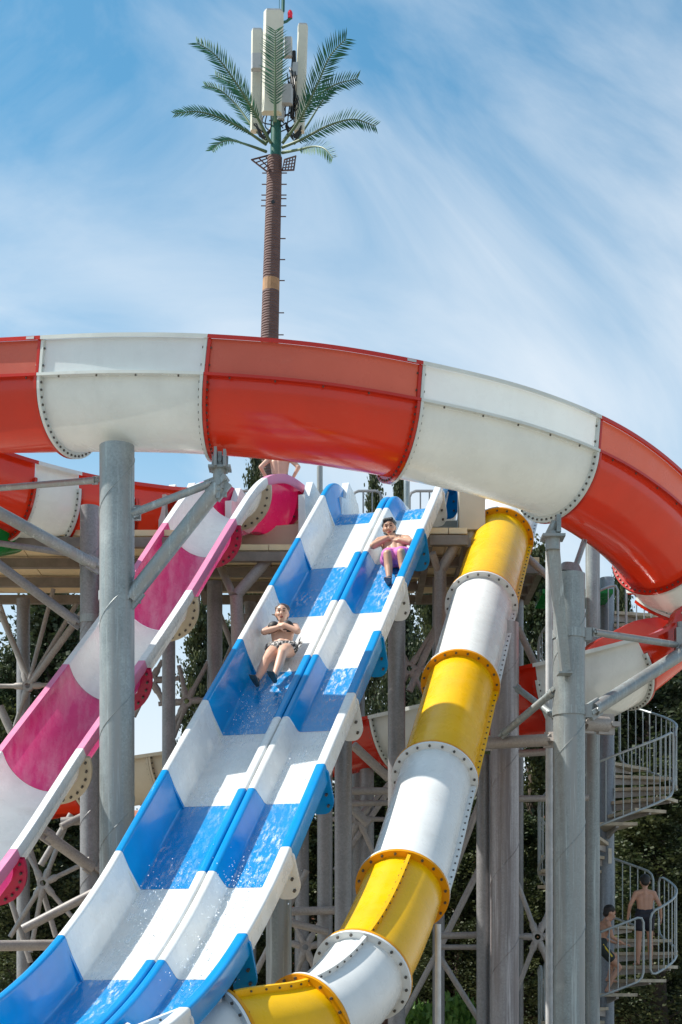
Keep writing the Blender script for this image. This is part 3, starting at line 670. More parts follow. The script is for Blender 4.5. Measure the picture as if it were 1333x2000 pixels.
m = MB(); m.tube([V(P(470,0,23.9)[0],23.9,9.05), V(P(640,0,23.9)[0],23.9,9.1)], .03, 10); part('top_rail', m, M['galv_dark'], tw)
m = MB(); m.box((P(1120,0,22.8)[0], 22.8, 7.30), (1.0, .9, .06)); part('green_mat', m, M['green'], tw, smooth=False)
# green slide start far left
m = MB(); gp = Path([P(20,1046,21.9), P(-40,1056,21.4), P(-130,1070,20.9)]); arc_ = np.linspace(math.pi, 2*math.pi, 17)
sweep(m, gp, [(.5*math.cos(a), .5*math.sin(a)+.25) for a in arc_], 0, gp.L, .15)
solo('flume_start', m, M['green'], gp.p[0], 'green fibreglass trough below the red flume at the left edge', 'water slide')

# ------------------------------------------------------------------ spiral staircase
SX, SY, SRAD = P(1186,0,23.1)[0], 23.1, .98
st = thing('spiral_staircase', (SX, SY, 0), 'steel spiral staircase with pale treads and barred railings', 'staircase')
m = MB(); m.tube([V(SX,SY,0), V(SX,SY,7.68)], .105, 24); part('centre_pole', m, M['galv_blue'], st)
NT, RISE = 12, .2
tm = MB(); w0, w1 = .06, .28
tm.prism([(.09,-w0,0), (SRAD,-w1,0), (SRAD,w1,0), (.09,w0,0)], V(0,0,.045)); tme = tm.mesh('tread', smooth=False); tme.materials.append(M['tread'])
bm2 = MB(); bm2.prism([(.10,-.02,-.10), (SRAD*.98,-.02,-.03), (SRAD*.98,-.02,-.004), (.10,-.02,-.004)], V(0,.04,0)); bme = bm2.mesh('tread_bracket', smooth=False); bme.materials.append(M['brace'])
# angle: measured so that tread at z=1.55 faces front-left; going up it turns front -> right -> back -> left
def sang(z): return R(-106) + (z-1.5)/(NT*RISE)*2*math.pi
nt = int(7.5/RISE)
for k in range(1, nt):
    z = k*RISE; a = sang(z); rot = Matrix.Rotation(a, 4, 'Z')
    tr = inst('tread', tme, st, (SX, SY, z-.045), rot); ROOT[tr] = V(SX, SY, z-.045)
    b = bpy.data.objects.new('tread_bracket', bme); C.objects.link(b); b.parent = tr
def spt(z, r=SRAD+.02): a = sang(z); return V(SX + math.cos(a)*r, SY + math.sin(a)*r, z)
z = .46 - .665
while z < .2: z += .665
while z < 6.9:
    span = .62; railing(st, [spt(z + span*i/10) for i in range(11)], .95, M['rail'], .018, .0085, .13, 'stair_railing'); z += span + .045
m = MB(); m.box((SX+.02, SY-.14, 3.6), (.05, .02, .22)); part('notice_plate', m, M['frame_w'], st, smooth=False)

# ------------------------------------------------------------------ antenna mast dressed as a palm
MY = 45.0
mt = thing('antenna_mast', (P(524,0,MY)[0], MY, 0), 'tall phone mast dressed as a palm tree rising behind the flume', 'mast')
def MP(px, py, dy=0.0): return P(px, py, MY+dy)
bot, top = V(P(522,0,MY)[0], MY, 0), MP(537,308)
axis = lambda py: MP(np.interp(py, [308, 660, 2000], [537, 527, 500]), py)
def mr(py): return np.interp(py, [308, 660, 2000], [14.5, 17.5, 26])/FPX*MY
pys = [2000, 1500, 1000, 660, 569, ]
rows = [axis(y) for y in np.linspace(2040, 570, 14)]; m = MB(); m.tube(rows, [mr(y) for y in np.linspace(2040, 570, 14)], 24); part('trunk', m, M['mast'], mt)
ys_ = np.linspace(570, 546, 4); m = MB(); m.tube([axis(y) for y in ys_], [mr(y)*1.0 for y in ys_], 16); part('band', m, M['mast_band'], mt, smooth=False)
ys_ = np.linspace(546, 308, 8); m = MB(); m.tube([axis(y) for y in ys_], [mr(y) for y in ys_], 24); part('trunk', m, M['mast'], mt)
pg = MB(); pg.tube([V(0,0,0), V(.17,0,0)], .016, 6); pme = pg.mesh('climbing_peg'); pme.materials.append(M['lattice'])
for y in (338,360,381,388,402,423,466,507,548,611,654): inst('climbing_peg', pme, mt, axis(y) + V(mr(y)*.9, 0, 0))
for y in (338,360,381,391,402): inst('climbing_peg', pme, mt, axis(y) - V(mr(y)*.9+.15, 0, 0))
m = MB(); m.tube([axis(402) - V(0, mr(402)*.97, 0), axis(402) - V(0, mr(402)+.015, 0)], .055, 12); part('port_hole', m, M['cable'], mt)
m = MB(); m.tube([MP(539,310), MP(541,150), MP(550,40)], [.16, .12, .06], 16); part('top_pole', m, M['mast_green'], mt)
m = MB(); m.tube([MP(549,45), MP(549,30), MP(553,22), MP(554,-22)], .05, 8); m.tube([MP(550,45), MP(560,42), MP(570,34)], .04, 8); m.tube([MP(546,30),MP(546,-18)], .008, 6); part('lightning_rod', m, M['mast_green'], mt)
m = MB(); m.ball(MP(567,27), .075, 12, 8, sc=(1,1,1.5)); m.tube([MP(567,36), MP(567,32)], .07, 10); part('beacon', m, M['beacon'], mt)
def panel(px0, y0, px1, y1, w, dep, dy, nm='panel_antenna', mat='antenna'):
    a, b = MP(px0, y0, dy), MP(px1, y1, dy); d = unit(b-a); sdv = unit(np.cross(d, V(0,1,0))); fw = np.cross(sdv, d); w = w/FPX*MY; m = MB()
    sec = [(-.5,.35), (-.5,-.2), (-.36,-.5), (.36,-.5), (.5,-.2), (.5,.35)]
    m.prism([a + sdv*w*i - fw*dep*(-j) for i, j in sec], b-a); o = part(nm, m, M[mat], mt, smooth=False)
    if nm == 'panel_antenna':
        e = MB(); e.prism([b + d*.002 + sdv*w*i*.92 + fw*dep*j*.92 for i, j in sec], d*.05); part('antenna_cap', e, M['antenna_grey'], o, smooth=False)
panel(531,222,535,26, 38, .30, -.75); panel(501,258,503,63, 23, .28, .35); panel(585,258,592,53, 20, .26, .15)
panel(502,137,502,108, 22, .25, -.05, 'radio_box', 'antenna_grey'); panel(559,205,560,168, 26, .25, -.2, 'radio_box', 'antenna_grey'); panel(563,112,563,75, 17, .2, .2, 'radio_box', 'antenna_grey'); panel(577,150,578,125, 12, .2, .1, 'radio_box', 'antenna_grey'); panel(549,235,549,205, 14, .2, -.1, 'radio_box', 'antenna_grey')
m = MB()
for _ in range(34):
    x = random.choice((random.uniform(520,535), random.uniform(560,580), random.uniform(565,575))); y0 = random.uniform(120,225); y1 = y0 + random.uniform(25,75)
    pts = [MP(x, y0, random.uniform(-.2,.3)), MP(x+random.uniform(-10,10), (y0+y1)/2+random.uniform(0,14), random.uniform(-.3,.3)), MP(540+random.uniform(-14,22), min(y1, 262), random.uniform(-.2,.3))]
    m.tube([p for p in Path(pts, 6).p], .018, 5)
for cx in (515, 575):
    for k in range(7):
        pts = [MP(cx-16+random.uniform(-4,4), 245+random.uniform(-6,4)), MP(cx-6+k*2, 268+random.uniform(-6,6)), MP(cx+14, 255+random.uniform(-10,4))]; m.tube([p for p in Path(pts, 6).p], .018, 5)
m.tube([MP(575,100,.2), MP(573,160,.2), MP(571,230,.1)], [.05,.10,.06], 8)
part('cables', m, M['cable'], mt, kind='stuff')
# side lattice steps
for pts in ([(492,312),(545,298),(545,312),(522,335)], [(556,312),(578,305),(574,332),(552,333)]):
    m = MB(); q = [MP(x, y, (-.3 if i in (0,3) else .3)) for i, (x, y) in enumerate(pts)]
    m.tube(q, .028, 6, closed=True)
    for k in (.25, .5, .75): m.tube([q[0]*(1-k)+q[3]*k, q[1]*(1-k)+q[2]*k], .018, 6); m.tube([q[0]*(1-k)+q[1]*k, q[3]*(1-k)+q[2]*k], .018, 6)
    part('climbing_lattice', m, M['lattice'], mt)
# fronds
def frond(pts, leaf=.5, start=.22, roll=0.0, flat=0.0):
    pa = Path(pts, 10); r_ = MB(); us_ = np.linspace(0, pa.L, 22)
    r_.tube([pa.at(u) for u in us_], [np.interp(u, [0, pa.L], [.045, .012]) for u in us_], 7); o = part('frond', r_, M['rachis'], mt)
    lf = MB(); view = V(0,-1,0)
    n = int(pa.L*(1-start)/.068)
    for k in range(n):
        u = pa.L*(start + (1-start)*k/(n-1)); p, t, _, _ = pa.frame(min(u, pa.L-.01)); t = unit(pa.at(min(u+.1, pa.L)) - pa.at(max(u-.1, 0)))
        inpl = unit(np.cross(t, view))
        if inpl[2] < 0 and not flat: inpl = -inpl
        nrm = np.cross(t, inpl)
        f = (k/(n-1)); ln = (1.2 if flat else 1.05)*leaf*min(1, .45 + 2.2*f)*min(1, 1.15 - .55*f**3)
        for sgn in (1, -1):
            if flat: d = unit(t*.75 + inpl*sgn*1.0 + nrm*.12)
            else: d = unit(t*.80 + inpl*(.85 if sgn > 0 else -.75) + nrm*sgn*.35)
            d = unit(d + V(*RNG.normal(0, .05, 3))); e = p + d*ln*random.uniform(.88, 1.08); wv = unit(np.cross(d, nrm + inpl*.3*sgn))*.021; 
            hv = unit(np.cross(d, wv))*.006; mid = p + d*ln*.45
            lf.add([p - wv*.6, p + wv*.6, mid + wv, e, mid - wv, mid + hv], [(0,1,5), (1,2,5), (2,3,5), (3,4,5), (4,0,5)])
    part('leaflets', lf, M['frond'], o, kind='stuff', smooth=False)
F = frond
F([MP(530,280,-.1), MP(495,215,-.5), MP(450,145,-.8), MP(418,105,-.9), MP(386,84,-.9)], .50)
F([MP(525,275,.3), MP(490,210,.8), MP(452,165,1.0), MP(422,148,1.1)], .42)
F([MP(522,278,.1), MP(492,245,.5), MP(462,205,.9), MP(430,176,1.0), MP(402,167,1.0)], .34)
F([MP(520,282,-.1), MP(480,255,-.8), MP(430,230,-1.4), MP(385,218,-1.6), MP(344,222,-1.7)], .34)
F([MP(520,296,-.2), MP(490,285,-1.0), MP(455,275,-1.9), MP(432,278,-2.2), MP(415,293,-2.4)], .34, .35)
F([MP(538,238,-1.1), MP(538,200,-1.2), MP(538,120,-1.25), MP(538,60,-1.25)], .46, .18, flat=1)
F([MP(552,280,-.1), MP(585,235,-.5), MP(620,165,-.8), MP(645,110,-.9), MP(676,76,-.9)], .52)
F([MP(555,275,.2), MP(588,225,.6), MP(618,190,.9), MP(655,165,1.0), MP(698,154,1.0)], .40)
F([MP(575,280,.4), MP(600,245,.9), MP(625,205,1.2), MP(650,172,1.3)], .25, .7)
F([MP(552,288,-.1), MP(590,272,-.7), MP(640,246,-1.3), MP(690,233,-1.6), MP(733,246,-1.7)], .36)
F([MP(552,298,-.2), MP(585,292,-1.0), MP(612,286,-1.8), MP(634,290,-2.2), MP(650,308,-2.4)], .34, .35)

# ------------------------------------------------------------------ trees
def crown_mesh(seed, mat, spread=1.0):
    rg = np.random.default_rng(seed); vs = []; fs = []
    prof_h = [0, .06, .2, .45, .7, .88, 1.0]; prof_r = [.35, .72, 1.0, .92, .62, .32, .04]
    lob = [(rg.uniform(0, 2*math.pi), rg.uniform(.2, .85), rg.uniform(.16, .3)) for _ in range(10)]
    ncl = 430
    for c in range(ncl):
        h = rg.uniform(0, 1)**.9; a = rg.uniform(0, 2*math.pi); rr = np.interp(h, prof_h, prof_r)
        for la, lh, lr in lob:
            d_ = abs((a-la+math.pi) % (2*math.pi) - math.pi)
            if d_ < .7 and abs(h-lh) < .12: rr *= (1 + lr) if lr > .22 else (1 - lr*2.0)
        rad = rr*math.sqrt(rg.uniform(.12, 1))
        cc = V(math.cos(a)*rad, math.sin(a)*rad, h*9.0); out_ = unit(V(math.cos(a), math.sin(a), 1.1)); size = rg.uniform(.16, .40)*(1.15-.5*h)
        nl = 74
        for k in range(nl):
            t = rg.uniform(-1, 1.3); p = cc + out_*t*size*1.3 + rg.normal(0, size*.36, 3); d = unit(out_*.9 + rg.normal(0, .55, 3)); w = unit(np.cross(d, rg.normal(0, 1, 3)))
            ln = rg.uniform(.05, .12); wd = ln*rg.uniform(.28, .5); o = len(vs); vs += [p, p + d*ln*.5 + w*wd, p + d*ln, p + d*ln*.5 - w*wd]; fs.append((o, o+1, o+2, o+3))
    me = bpy.data.meshes.new('crown'); me.from_pydata([tuple(v) for v in vs], [], fs); me.materials.append(mat); return me
def trunk_mesh(seed):
    rg = np.random.default_rng(seed); m = MB(); m.tube([(0,0,-4), (.02,.02,-1), (-.03,.02,2.2), (.02,0,6.2), (0,0,8.7)], [.26,.2,.14,.07,.015], 10)
    for k in range(22):
        h = rg.uniform(-.2, 7.2); a = rg.uniform(0, 2*math.pi); l_ = rg.uniform(.4, .85)*(1-.09*h); d = V(math.cos(a), math.sin(a), 1.0)
        m.tube([V(0,0,h), V(0,0,h) + d*l_*.5, V(0,0,h) + d*l_ + V(0,0,.15)], [.05,.03,.01], 5)
    me = m.mesh('trunk'); me.materials.append(M['bark']); return me
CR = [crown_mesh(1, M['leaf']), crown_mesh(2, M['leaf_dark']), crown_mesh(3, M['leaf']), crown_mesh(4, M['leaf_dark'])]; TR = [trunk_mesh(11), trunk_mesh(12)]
def tree(px, ytop, Y, wpx, hpx, v, label):
    top = P(px, ytop, Y); H = top[2]-random.uniform(.4, 1.0); w = 1.3*wpx/2/FPX*Y; base = V(top[0], Y, 0)
    t = thing('cypress_tree', base, label, 'tree', 'conifers behind the slides'); zc = top[2]-H
    c = bpy.data.objects.new('crown', CR[v]); C.objects.link(c); c.parent = t; c.location = (0,0,zc); c.scale = (w, w, H/9.0); c.rotation_euler = (0,0,random.uniform(0,6))
    k = bpy.data.objects.new('trunk', TR[v % 2]); C.objects.link(k); k.parent = t; k.location = (0,0,zc); k.scale = (max(w*.9,.5), max(w*.9,.5), H/9.0)
    if zc > 0: k.scale = (max(w*.9,.5), max(w*.9,.5), max(H/9.0, zc/3.4))
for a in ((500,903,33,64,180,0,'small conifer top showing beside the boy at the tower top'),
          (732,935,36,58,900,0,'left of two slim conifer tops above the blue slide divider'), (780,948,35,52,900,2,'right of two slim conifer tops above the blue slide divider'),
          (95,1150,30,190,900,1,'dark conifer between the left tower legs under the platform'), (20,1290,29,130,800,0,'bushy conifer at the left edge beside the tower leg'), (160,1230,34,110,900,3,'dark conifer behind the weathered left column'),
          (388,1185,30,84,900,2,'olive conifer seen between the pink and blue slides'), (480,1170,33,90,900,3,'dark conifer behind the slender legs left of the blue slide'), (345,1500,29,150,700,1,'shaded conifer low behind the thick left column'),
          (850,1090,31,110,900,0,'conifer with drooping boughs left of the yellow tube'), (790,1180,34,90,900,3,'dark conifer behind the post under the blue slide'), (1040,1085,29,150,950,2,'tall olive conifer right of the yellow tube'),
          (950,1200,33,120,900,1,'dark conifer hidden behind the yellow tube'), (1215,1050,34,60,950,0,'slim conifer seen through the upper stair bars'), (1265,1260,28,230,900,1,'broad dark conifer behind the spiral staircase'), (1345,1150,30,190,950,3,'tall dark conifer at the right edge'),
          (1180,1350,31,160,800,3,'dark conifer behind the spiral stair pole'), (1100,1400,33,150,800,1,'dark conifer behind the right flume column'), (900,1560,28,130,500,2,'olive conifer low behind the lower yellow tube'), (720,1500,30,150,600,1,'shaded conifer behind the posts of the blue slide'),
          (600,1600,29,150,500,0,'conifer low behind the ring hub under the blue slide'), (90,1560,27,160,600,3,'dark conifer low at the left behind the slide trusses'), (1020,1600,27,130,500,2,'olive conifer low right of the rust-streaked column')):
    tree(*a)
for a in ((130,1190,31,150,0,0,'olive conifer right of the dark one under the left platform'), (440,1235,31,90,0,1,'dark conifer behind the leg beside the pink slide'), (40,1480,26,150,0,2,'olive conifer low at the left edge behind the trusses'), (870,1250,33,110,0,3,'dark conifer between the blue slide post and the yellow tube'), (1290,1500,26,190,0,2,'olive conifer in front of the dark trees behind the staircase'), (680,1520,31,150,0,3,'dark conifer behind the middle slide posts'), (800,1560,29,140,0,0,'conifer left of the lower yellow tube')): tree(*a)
# bright shrub at the bottom
def shrub(px, py, Y, w, label):
    me = bpy.data.meshes.get('shrub_leaves')
    if me is None:
        rg = np.random.default_rng(5); vs = []; fs = []
        for k in range(2600):
            d = unit(rg.normal(0,1,3)); p = d*rg.uniform(.5,1)*V(1,1,.8) + V(0,0,.7); e = unit(rg.normal(0,1,3) + V(0,0,.6)); wv = unit(np.cross(e, rg.normal(0,1,3)))*.05; o = len(vs)
            vs += [p, p+e*.08+wv, p+e*.17, p+e*.08-wv]; fs.append((o,o+1,o+2,o+3))
        me = bpy.data.meshes.new('shrub_leaves'); me.from_pydata([tuple(v) for v in vs], [], fs); me.materials.append(M['leaf_bright'])
    b = P(px, py, Y); t = thing('shrub', (b[0], Y, 0), label, 'shrub'); c = bpy.data.objects.new('foliage', me); C.objects.link(c); c.parent = t; c.scale = (w, w, max(b[2], .5)/1.5)
    m = MB(); m.tube([V(b[0],Y,0), V(b[0],Y,b[2]*.6)], .04, 6); part('stem', m, M['bark'], t)
shrub(893, 1945, 24.0, .7, 'bright green shrub at the bottom edge behind the thin pale pole'); shrub(820, 1960, 24.5, .5, 'small green shrub by the bottom edge left of the thin pale pole')
# fence and house far behind
fx0, fx1, FY = P(560,0,27)[0], P(1420,0,27)[0], 27.0
fn = thing('timber_fence', ((fx0+fx1)/2, FY, 0), 'low dark brown timber fence behind the staircase foot', 'fence')
bm3 = MB(); bm3.box((0,0,.62), (.14,.03,1.16)); bme3 = bm3.mesh('board', smooth=False); bme3.materials.append(M['fence'])
x = fx0
while x < fx1: inst('board', bme3, fn, (x, FY, 0)); x += .152
m = MB(); m.box(((fx0+fx1)/2, FY-.03, 1.0), (fx1-fx0, .03, .09)); part('fence_rail', m, M['fence'], fn, smooth=False)
def house(x0, x1, Y, h, label):
    t = thing('house', ((x0+x1)/2, Y, 0), label, 'house'); m = MB(); m.box(((x0+x1)/2, Y+4, h/2), (x1-x0, 8, h)); part('wall', m, M['terracotta'], t, smooth=False)
    m = MB(); a, b = x0-.5, x1+.5; m.prism([(a, Y-.5, h+.003), (a, Y+8.5, h+.003), (a, Y+4, h+1.8)], V(b-a, 0, 0)); part('roof', m, M['roof'], t, smooth=False)
    for x in np.arange(x0+1.2, x1-1, 2.4):
        for z in (1.6, 4.4):
            if z > h-.8: continue
            m = MB(); m.box((x, Y-.03, z), (1.1, .08, 1.3)); w = part('window', m, M['frame_w'], t, smooth=False); m = MB(); m.box((x, Y-.075, z), (.92, .02, 1.1)); part('pane', m, M['shutter'], w, smooth=False)
house(-14, -5, 46, 5.6, 'terracotta house glimpsed through the trees at the lower left'); house(6, 16, 44, 5.2, 'terracotta house glimpsed through the trees at the lower right'); house(-3.5, 4.0, 50, 4.6, 'terracotta house glimpsed low between the slide posts')

# ------------------------------------------------------------------ people
def cap(m, a, ra, b, rb, n=14):
    a, b = np.asarray(a, float), np.asarray(b, float); d = b-a; L = np.linalg.norm(d); d = d/max(L, 1e-6); pts = []; rs = []
    for k in (80, 60, 35, 10): q = R(k); pts.append(a - d*ra*math.sin(q)); rs.append(ra*math.cos(q))
    for k in (10, 35, 60, 80): q = R(k); pts.append(b + d*rb*math.sin(q)); rs.append(rb*math.cos(q))
    m.tube(pts, rs, n)
def chain(m, pts, rs):
    for i in range(len(pts)-1): cap(m, pts[i], rs[i], pts[i+1], rs[i+1])
def remesh(o, vox, it=6):
    r_ = o.modifiers.new('remesh', 'REMESH'); r_.mode = 'VOXEL'; r_.voxel_size = vox; r_.use_smooth_shade = True
    s_m = o.modifiers.new('smooth', 'SMOOTH'); s_m.factor = .5; s_m.iterations = it
def hand(m, w, d, pn, sc=1.0, curl=.5):
    """w wrist, d pointing along the hand, pn palm normal"""
    d = unit(d); pn = unit(pn - d*np.dot(pn, d)); s = np.cross(d, pn); k = sc
    for j in (-1, 0, 1): cap(m, w + s*j*.016*k, .018*k, w + d*.075*k + s*j*.026*k, .013*k, 8)
    for j, ln in ((-1.5,.062), (-.5,.075), (.5,.070), (1.5,.055)):
        b = w + d*.082*k + s*j*.019*k; q = unit(d + pn*curl*.6); e = b + q*ln*.5*k; q2 = unit(d + pn*curl*1.6); chain(m, [b, e, e + q2*ln*.5*k], [.0095*k, .009*k, .0075*k])
    b = w + d*.025*k - s*.03*k; chain(m, [b, b + unit(d*.7 - s*.7 + pn*.3)*.045*k, b + unit(d*1.0 - s*.45 + pn*.5)*.075*k], [.013*k, .011*k, .009*k])
def foot(m, ankle, toe_dir, up, k=1.0):
    t = unit(toe_dir); u = unit(up - t*np.dot(up, t)); s = np.cross(t, u); heel = ankle - u*.05*k - t*.03*k
    cap(m, ankle, .036*k, heel, .034*k); ball_ = heel + t*.16*k - u*.012*k
    for j in (-1, 0, 1): cap(m, heel, .032*k, ball_ + s*j*.026*k, .022*k, 10)
    for j, ln in ((-2,.045), (-1,.045), (0,.05), (1,.052), (2,.06)): cap(m, ball_ + s*j*.017*k, .014*k, ball_ + s*j*.018*k + t*ln*k, .011*k, 8)
def head(m, c, up, fwd, k=1.0):
    up = unit(up); fwd = unit(fwd - up*np.dot(fwd, up)); s = np.cross(fwd, up)
    m.ball(c + up*.025*k - fwd*.012*k, .1*k, 18, 14, (s, fwd, up), (.80, .98, 1.0))
    cap(m, c - up*.03*k + fwd*.03*k, .066*k, c - up*.088*k + fwd*.052*k, .036*k)
    cap(m, c + up*.012*k + fwd*.085*k, .010*k, c - up*.026*k + fwd*.105*k, .016*k, 8)
    for j in (-1, 1):
        m.ball(c + s*j*.08*k - up*.006*k - fwd*.012*k, .03*k, 10, 8, (s, fwd, up), (.35, .6, 1.0)); cap(m, c + s*j*.03*k - up*.022*k + fwd*.062*k, .026*k, c + s*j*.045*k - up*.01*k + fwd*.045*k, .026*k, 8)
        cap(m, c + s*j*.016*k + up*.034*k + fwd*.086*k, .009*k, c + s*j*.046*k + up*.034*k + fwd*.070*k, .009*k, 8)
    return up, fwd, s
def face(o, c, up, fwd, k=1.0, mouth=(.026,.012)):
    up = unit(up); fwd = unit(fwd - up*np.dot(fwd, up)); s = np.cross(fwd, up)
    for j in (-1, 1):
        e = MB(); e.ball(c + s*j*.032*k + up*.014*k + fwd*.082*k, .012*k, 10, 8, (s, fwd, up), (1.25,.6,.55)); part('eye', e, M['eye'], o)
        e = MB(); cap(e, c + s*j*.016*k + up*.040*k + fwd*.098*k, .005*k, c + s*j*.048*k + up*.042*k + fwd*.080*k, .004*k, 8); part('eyebrow', e, M['hair_dark'], o)
    e = MB(); e.ball(c - up*.062*k + fwd*.092*k, 1*k, 12, 8, (s, fwd, up), (mouth[0], .010, mouth[1])); part('mouth', e, M['lips'], o)
def hair(o, c, up, fwd, mat, k=1.0, extra=None, fluffy=1.0):
    up = unit(up); fwd = unit(fwd - up*np.dot(fwd, up)); s = np.cross(fwd, up); m = MB()
    m.ball(c + up*.045*k - fwd*.026*k, .1*k, 18, 12, (s, fwd, up), (.84*fluffy, .95*fluffy, .88*fluffy)); m.ball(c - up*.01*k - fwd*.05*k, .08*k, 14, 10, (s, fwd, up), (.95, .7, .95))
    for _ in range(26):
        a = random.uniform(0, 2*math.pi); e_ = random.uniform(.15, 1.3); d = up*math.sin(e_) + (s*math.cos(a) - fwd*abs(math.sin(a)))*math.cos(e_); m.ball(c + up*.04*k - fwd*.02*k + d*.075*k, .027*k*fluffy, 7, 5)
    if extra: extra(m, c, up, fwd, s)
    h = part('hair', m, mat, o); remesh(h, .008, 2); return h
def person(label, base, m, mat):
    o = solo('person', m, mat, base, label, 'person'); remesh(o, .0075, 8); return o
def cloth(o, name, m, mat, vox=.009, label=None):
    c = part(name, m, mat, o, label); remesh(c, vox, 4); return c

def torso(m, pel, waist, chest, neck, side, w=1.0, female=False):
    hw, ww, cw = (.105, .075, .085) if female else (.085, .085, .105)
    for j in (-1, 1):
        chain(m, [pel + side*j*hw*.75*w, waist + side*j*ww*.75*w, chest + side*j*cw*.8*w], [.098*w if female else .09*w, .078*w if female else .085*w, .092*w])
    chain(m, [pel, waist, chest, neck], [.105*w, .09*w, .10*w, .05*w])

# ---- woman in the left lane
def frame_on(s0, a0):
    p, t, sd_, up = bframe(s0); o_ = p + sd_*a0 - up*.45
    return (lambda u, v, n_: o_ - t*u + sd_*v + up*n_), -t, sd_, up
Lw0, eu, ev, en = frame_on(3.50, -.36); QW = .87
Lw = lambda u, v, n_: Lw0(u*QW, v*QW - .15*u, n_*QW)
m = MB(); k = 1.0; pel, wa, ch, ne, hd = Lw(.86,.03,.13), Lw(1.00,.035,.18), Lw(1.17,.04,.25), Lw(1.32,.045,.33), Lw(1.40,.05,.43)
torso(m, pel, wa, ch, ne, ev, .93, True); cap(m, ne, .048, hd - en*.06, .05)
hu, hf = unit(en*.7 + eu*.6), unit(V(-.05,-1,-.15)); head(m, hd, hu, hf)
for j in (-1, 1): m.ball(ch + ev*j*.085 + en*.085 - eu*.03, .075, 12, 8)
for j, kn, an in ((-1, Lw(.46,-.17,.17), Lw(.06,-.27,.10)), (1, Lw(.50,.08,.25), Lw(.10,-.02,.12))):
    chain(m, [pel + ev*j*.085, pel*.45 + kn*.55 + ev*j*.03 + en*.01, kn, kn*.55 + an*.45 - en*.015, an], [.098, .082, .058, .056, .036]); foot(m, an, unit(en*.85 - eu*.45), -eu*.0 + eu*.8 + en*.2, .84)
for j, el, wr, hdir in ((-1, Lw(1.04,-.20,.34), Lw(1.06,.01,.38), Lw(1.12,.19,.37)), (1, Lw(1.02,.28,.33), Lw(1.07,.10,.41), Lw(1.15,-.08,.40))):
    sh = ch*.35 + ne*.65 + ev*j*.155 - en*.02; cap(m, ne - en*.03, .05, sh, .055); chain(m, [sh, el, wr], [.052, .043, .029]); hand(m, wr, hdir - wr, -en + eu*.3, .92)
o = person('woman in a black patterned bikini sliding feet first with arms crossed', Lw(.88,0,0), m, M['skin']); face(o, hd, hu, hf, 1, (.027,.010))
hair(o, hd, hu, hf, M['hair_brown'], 1.04, lambda m, c, up, fwd, s: chain(m, [c - fwd*.1 + up*.02, c - fwd*.13 + s*.04 + up*.02, c - fwd*.12 + s*.13 + up*.03], [.03,.02,.008]))
b = MB()
for j in (-1, 1): b.ball(ch + ev*j*.085 + en*.088 - eu*.03, .078, 14, 10)
chain(b, [ch + ev*.17 + en*.02, ch + en*.115 - eu*.03, ch - ev*.17 + en*.02], [.03,.03,.03]); cap(b, ch + ev*.08 + en*.1, .016, ne + ev*.07 - en*.0 + eu*.0, .012); cap(b, ch - ev*.08 + en*.1, .016, ne - ev*.07, .012)
cloth(o, 'bikini_top', b, M['bikini_black'])
b = MB(); chain(b, [pel + ev*.125 + en*.03, pel + en*.05 - eu*.02, pel - ev*.125 + en*.03], [.085,.085,.085]); cap(b, pel + en*.03 - eu*.02, .085, pel - eu*.12 + en*.0, .055); chain(b, [pel + ev*.21 + en*.06, pel + ev*.27 + en*.1, pel + ev*.26 - eu*.09 + en*.06], [.014,.010,.008]); chain(b, [pel + ev*.21 + en*.06, pel + ev*.25 + en*.14 + eu*.03], [.014,.008])
cloth(o, 'bikini_bottom', b, M['bikini'], .008)
for an in (Lw(.06,-.27,.10), Lw(.10,-.02,.12)):
    f = MB(); foot(f, an - eu*.012, unit(en*.85 - eu*.45), eu*.8 + en*.2, .93); cloth(o, 'water_shoe', f, M['teal_shoe'], .008)

# ---- man in the right lane
Lm0, eu, ev, en = frame_on(.74, .42); QM = .86
Lm = lambda u, v, n_: Lm0(u*QM, v*QM + .10 - .16*u, n_*QM)
m = MB(); pel, wa, ch, ne, hd = Lm(.70,.08,.13), Lm(.86,.08,.17), Lm(1.03,.07,.23), Lm(1.19,.05,.31), Lm(1.29,.02,.40)
torso(m, pel, wa, ch, ne, ev, 1.0); cap(m, ne, .058, hd - en*.05, .055)
hu, hf = unit(en*.8 + eu*.5 - ev*.1), unit(V(-.12,-1,-.1)); head(m, hd, hu, hf, 1.05)
legs = ((-1, Lm(.40,-.02,.34), Lm(.06,-.03,.10)), (1, Lm(.42,.19,.34), Lm(.12,.20,.10)))
for j, kn, an in legs:
    chain(m, [pel + ev*j*.085, pel*.5 + kn*.5 + en*.01, kn, kn*.6 + an*.4 - en*.03 + eu*.0, an], [.092, .08, .058, .058, .038]); foot(m, an, unit(en*.7 - eu*.75 + ev*.15*(-j)), eu*.6 + en*.5, 1.05)
for j, el, wr, hdir in ((-1, Lm(.88,-.25,.30), Lm(.99,-.02,.36), Lm(1.08,.17,.36)), (1, Lm(.90,.34,.30), Lm(.96,.17,.33), Lm(1.03,0,.34))):
    sh = ch*.3 + ne*.7 + ev*j*.185 - en*.03; cap(m, ne - en*.03, .06, sh, .068); chain(m, [sh, el, wr], [.064, .048, .034]); hand(m, wr, hdir - wr, -en + eu*.3, 1.0)
o = person('smiling man in pink swim shorts sliding with arms crossed in the right lane', Lm(.7,0,0), m, M['skin_tan']); face(o, hd, hu, hf, 1.05, (.028,.011))
hair(o, hd, hu, hf, M['hair_dark'], 1.05, lambda m, c, up, fwd, s: [m.ball(c + up*.10 + fwd*.045 + s*j*.03, .035, 8, 6) for j in (-1.4,-.5,.5,1.4)], 1.06)
b = MB(); up_, f_, s_v = hu, hf, np.cross(hf, hu)
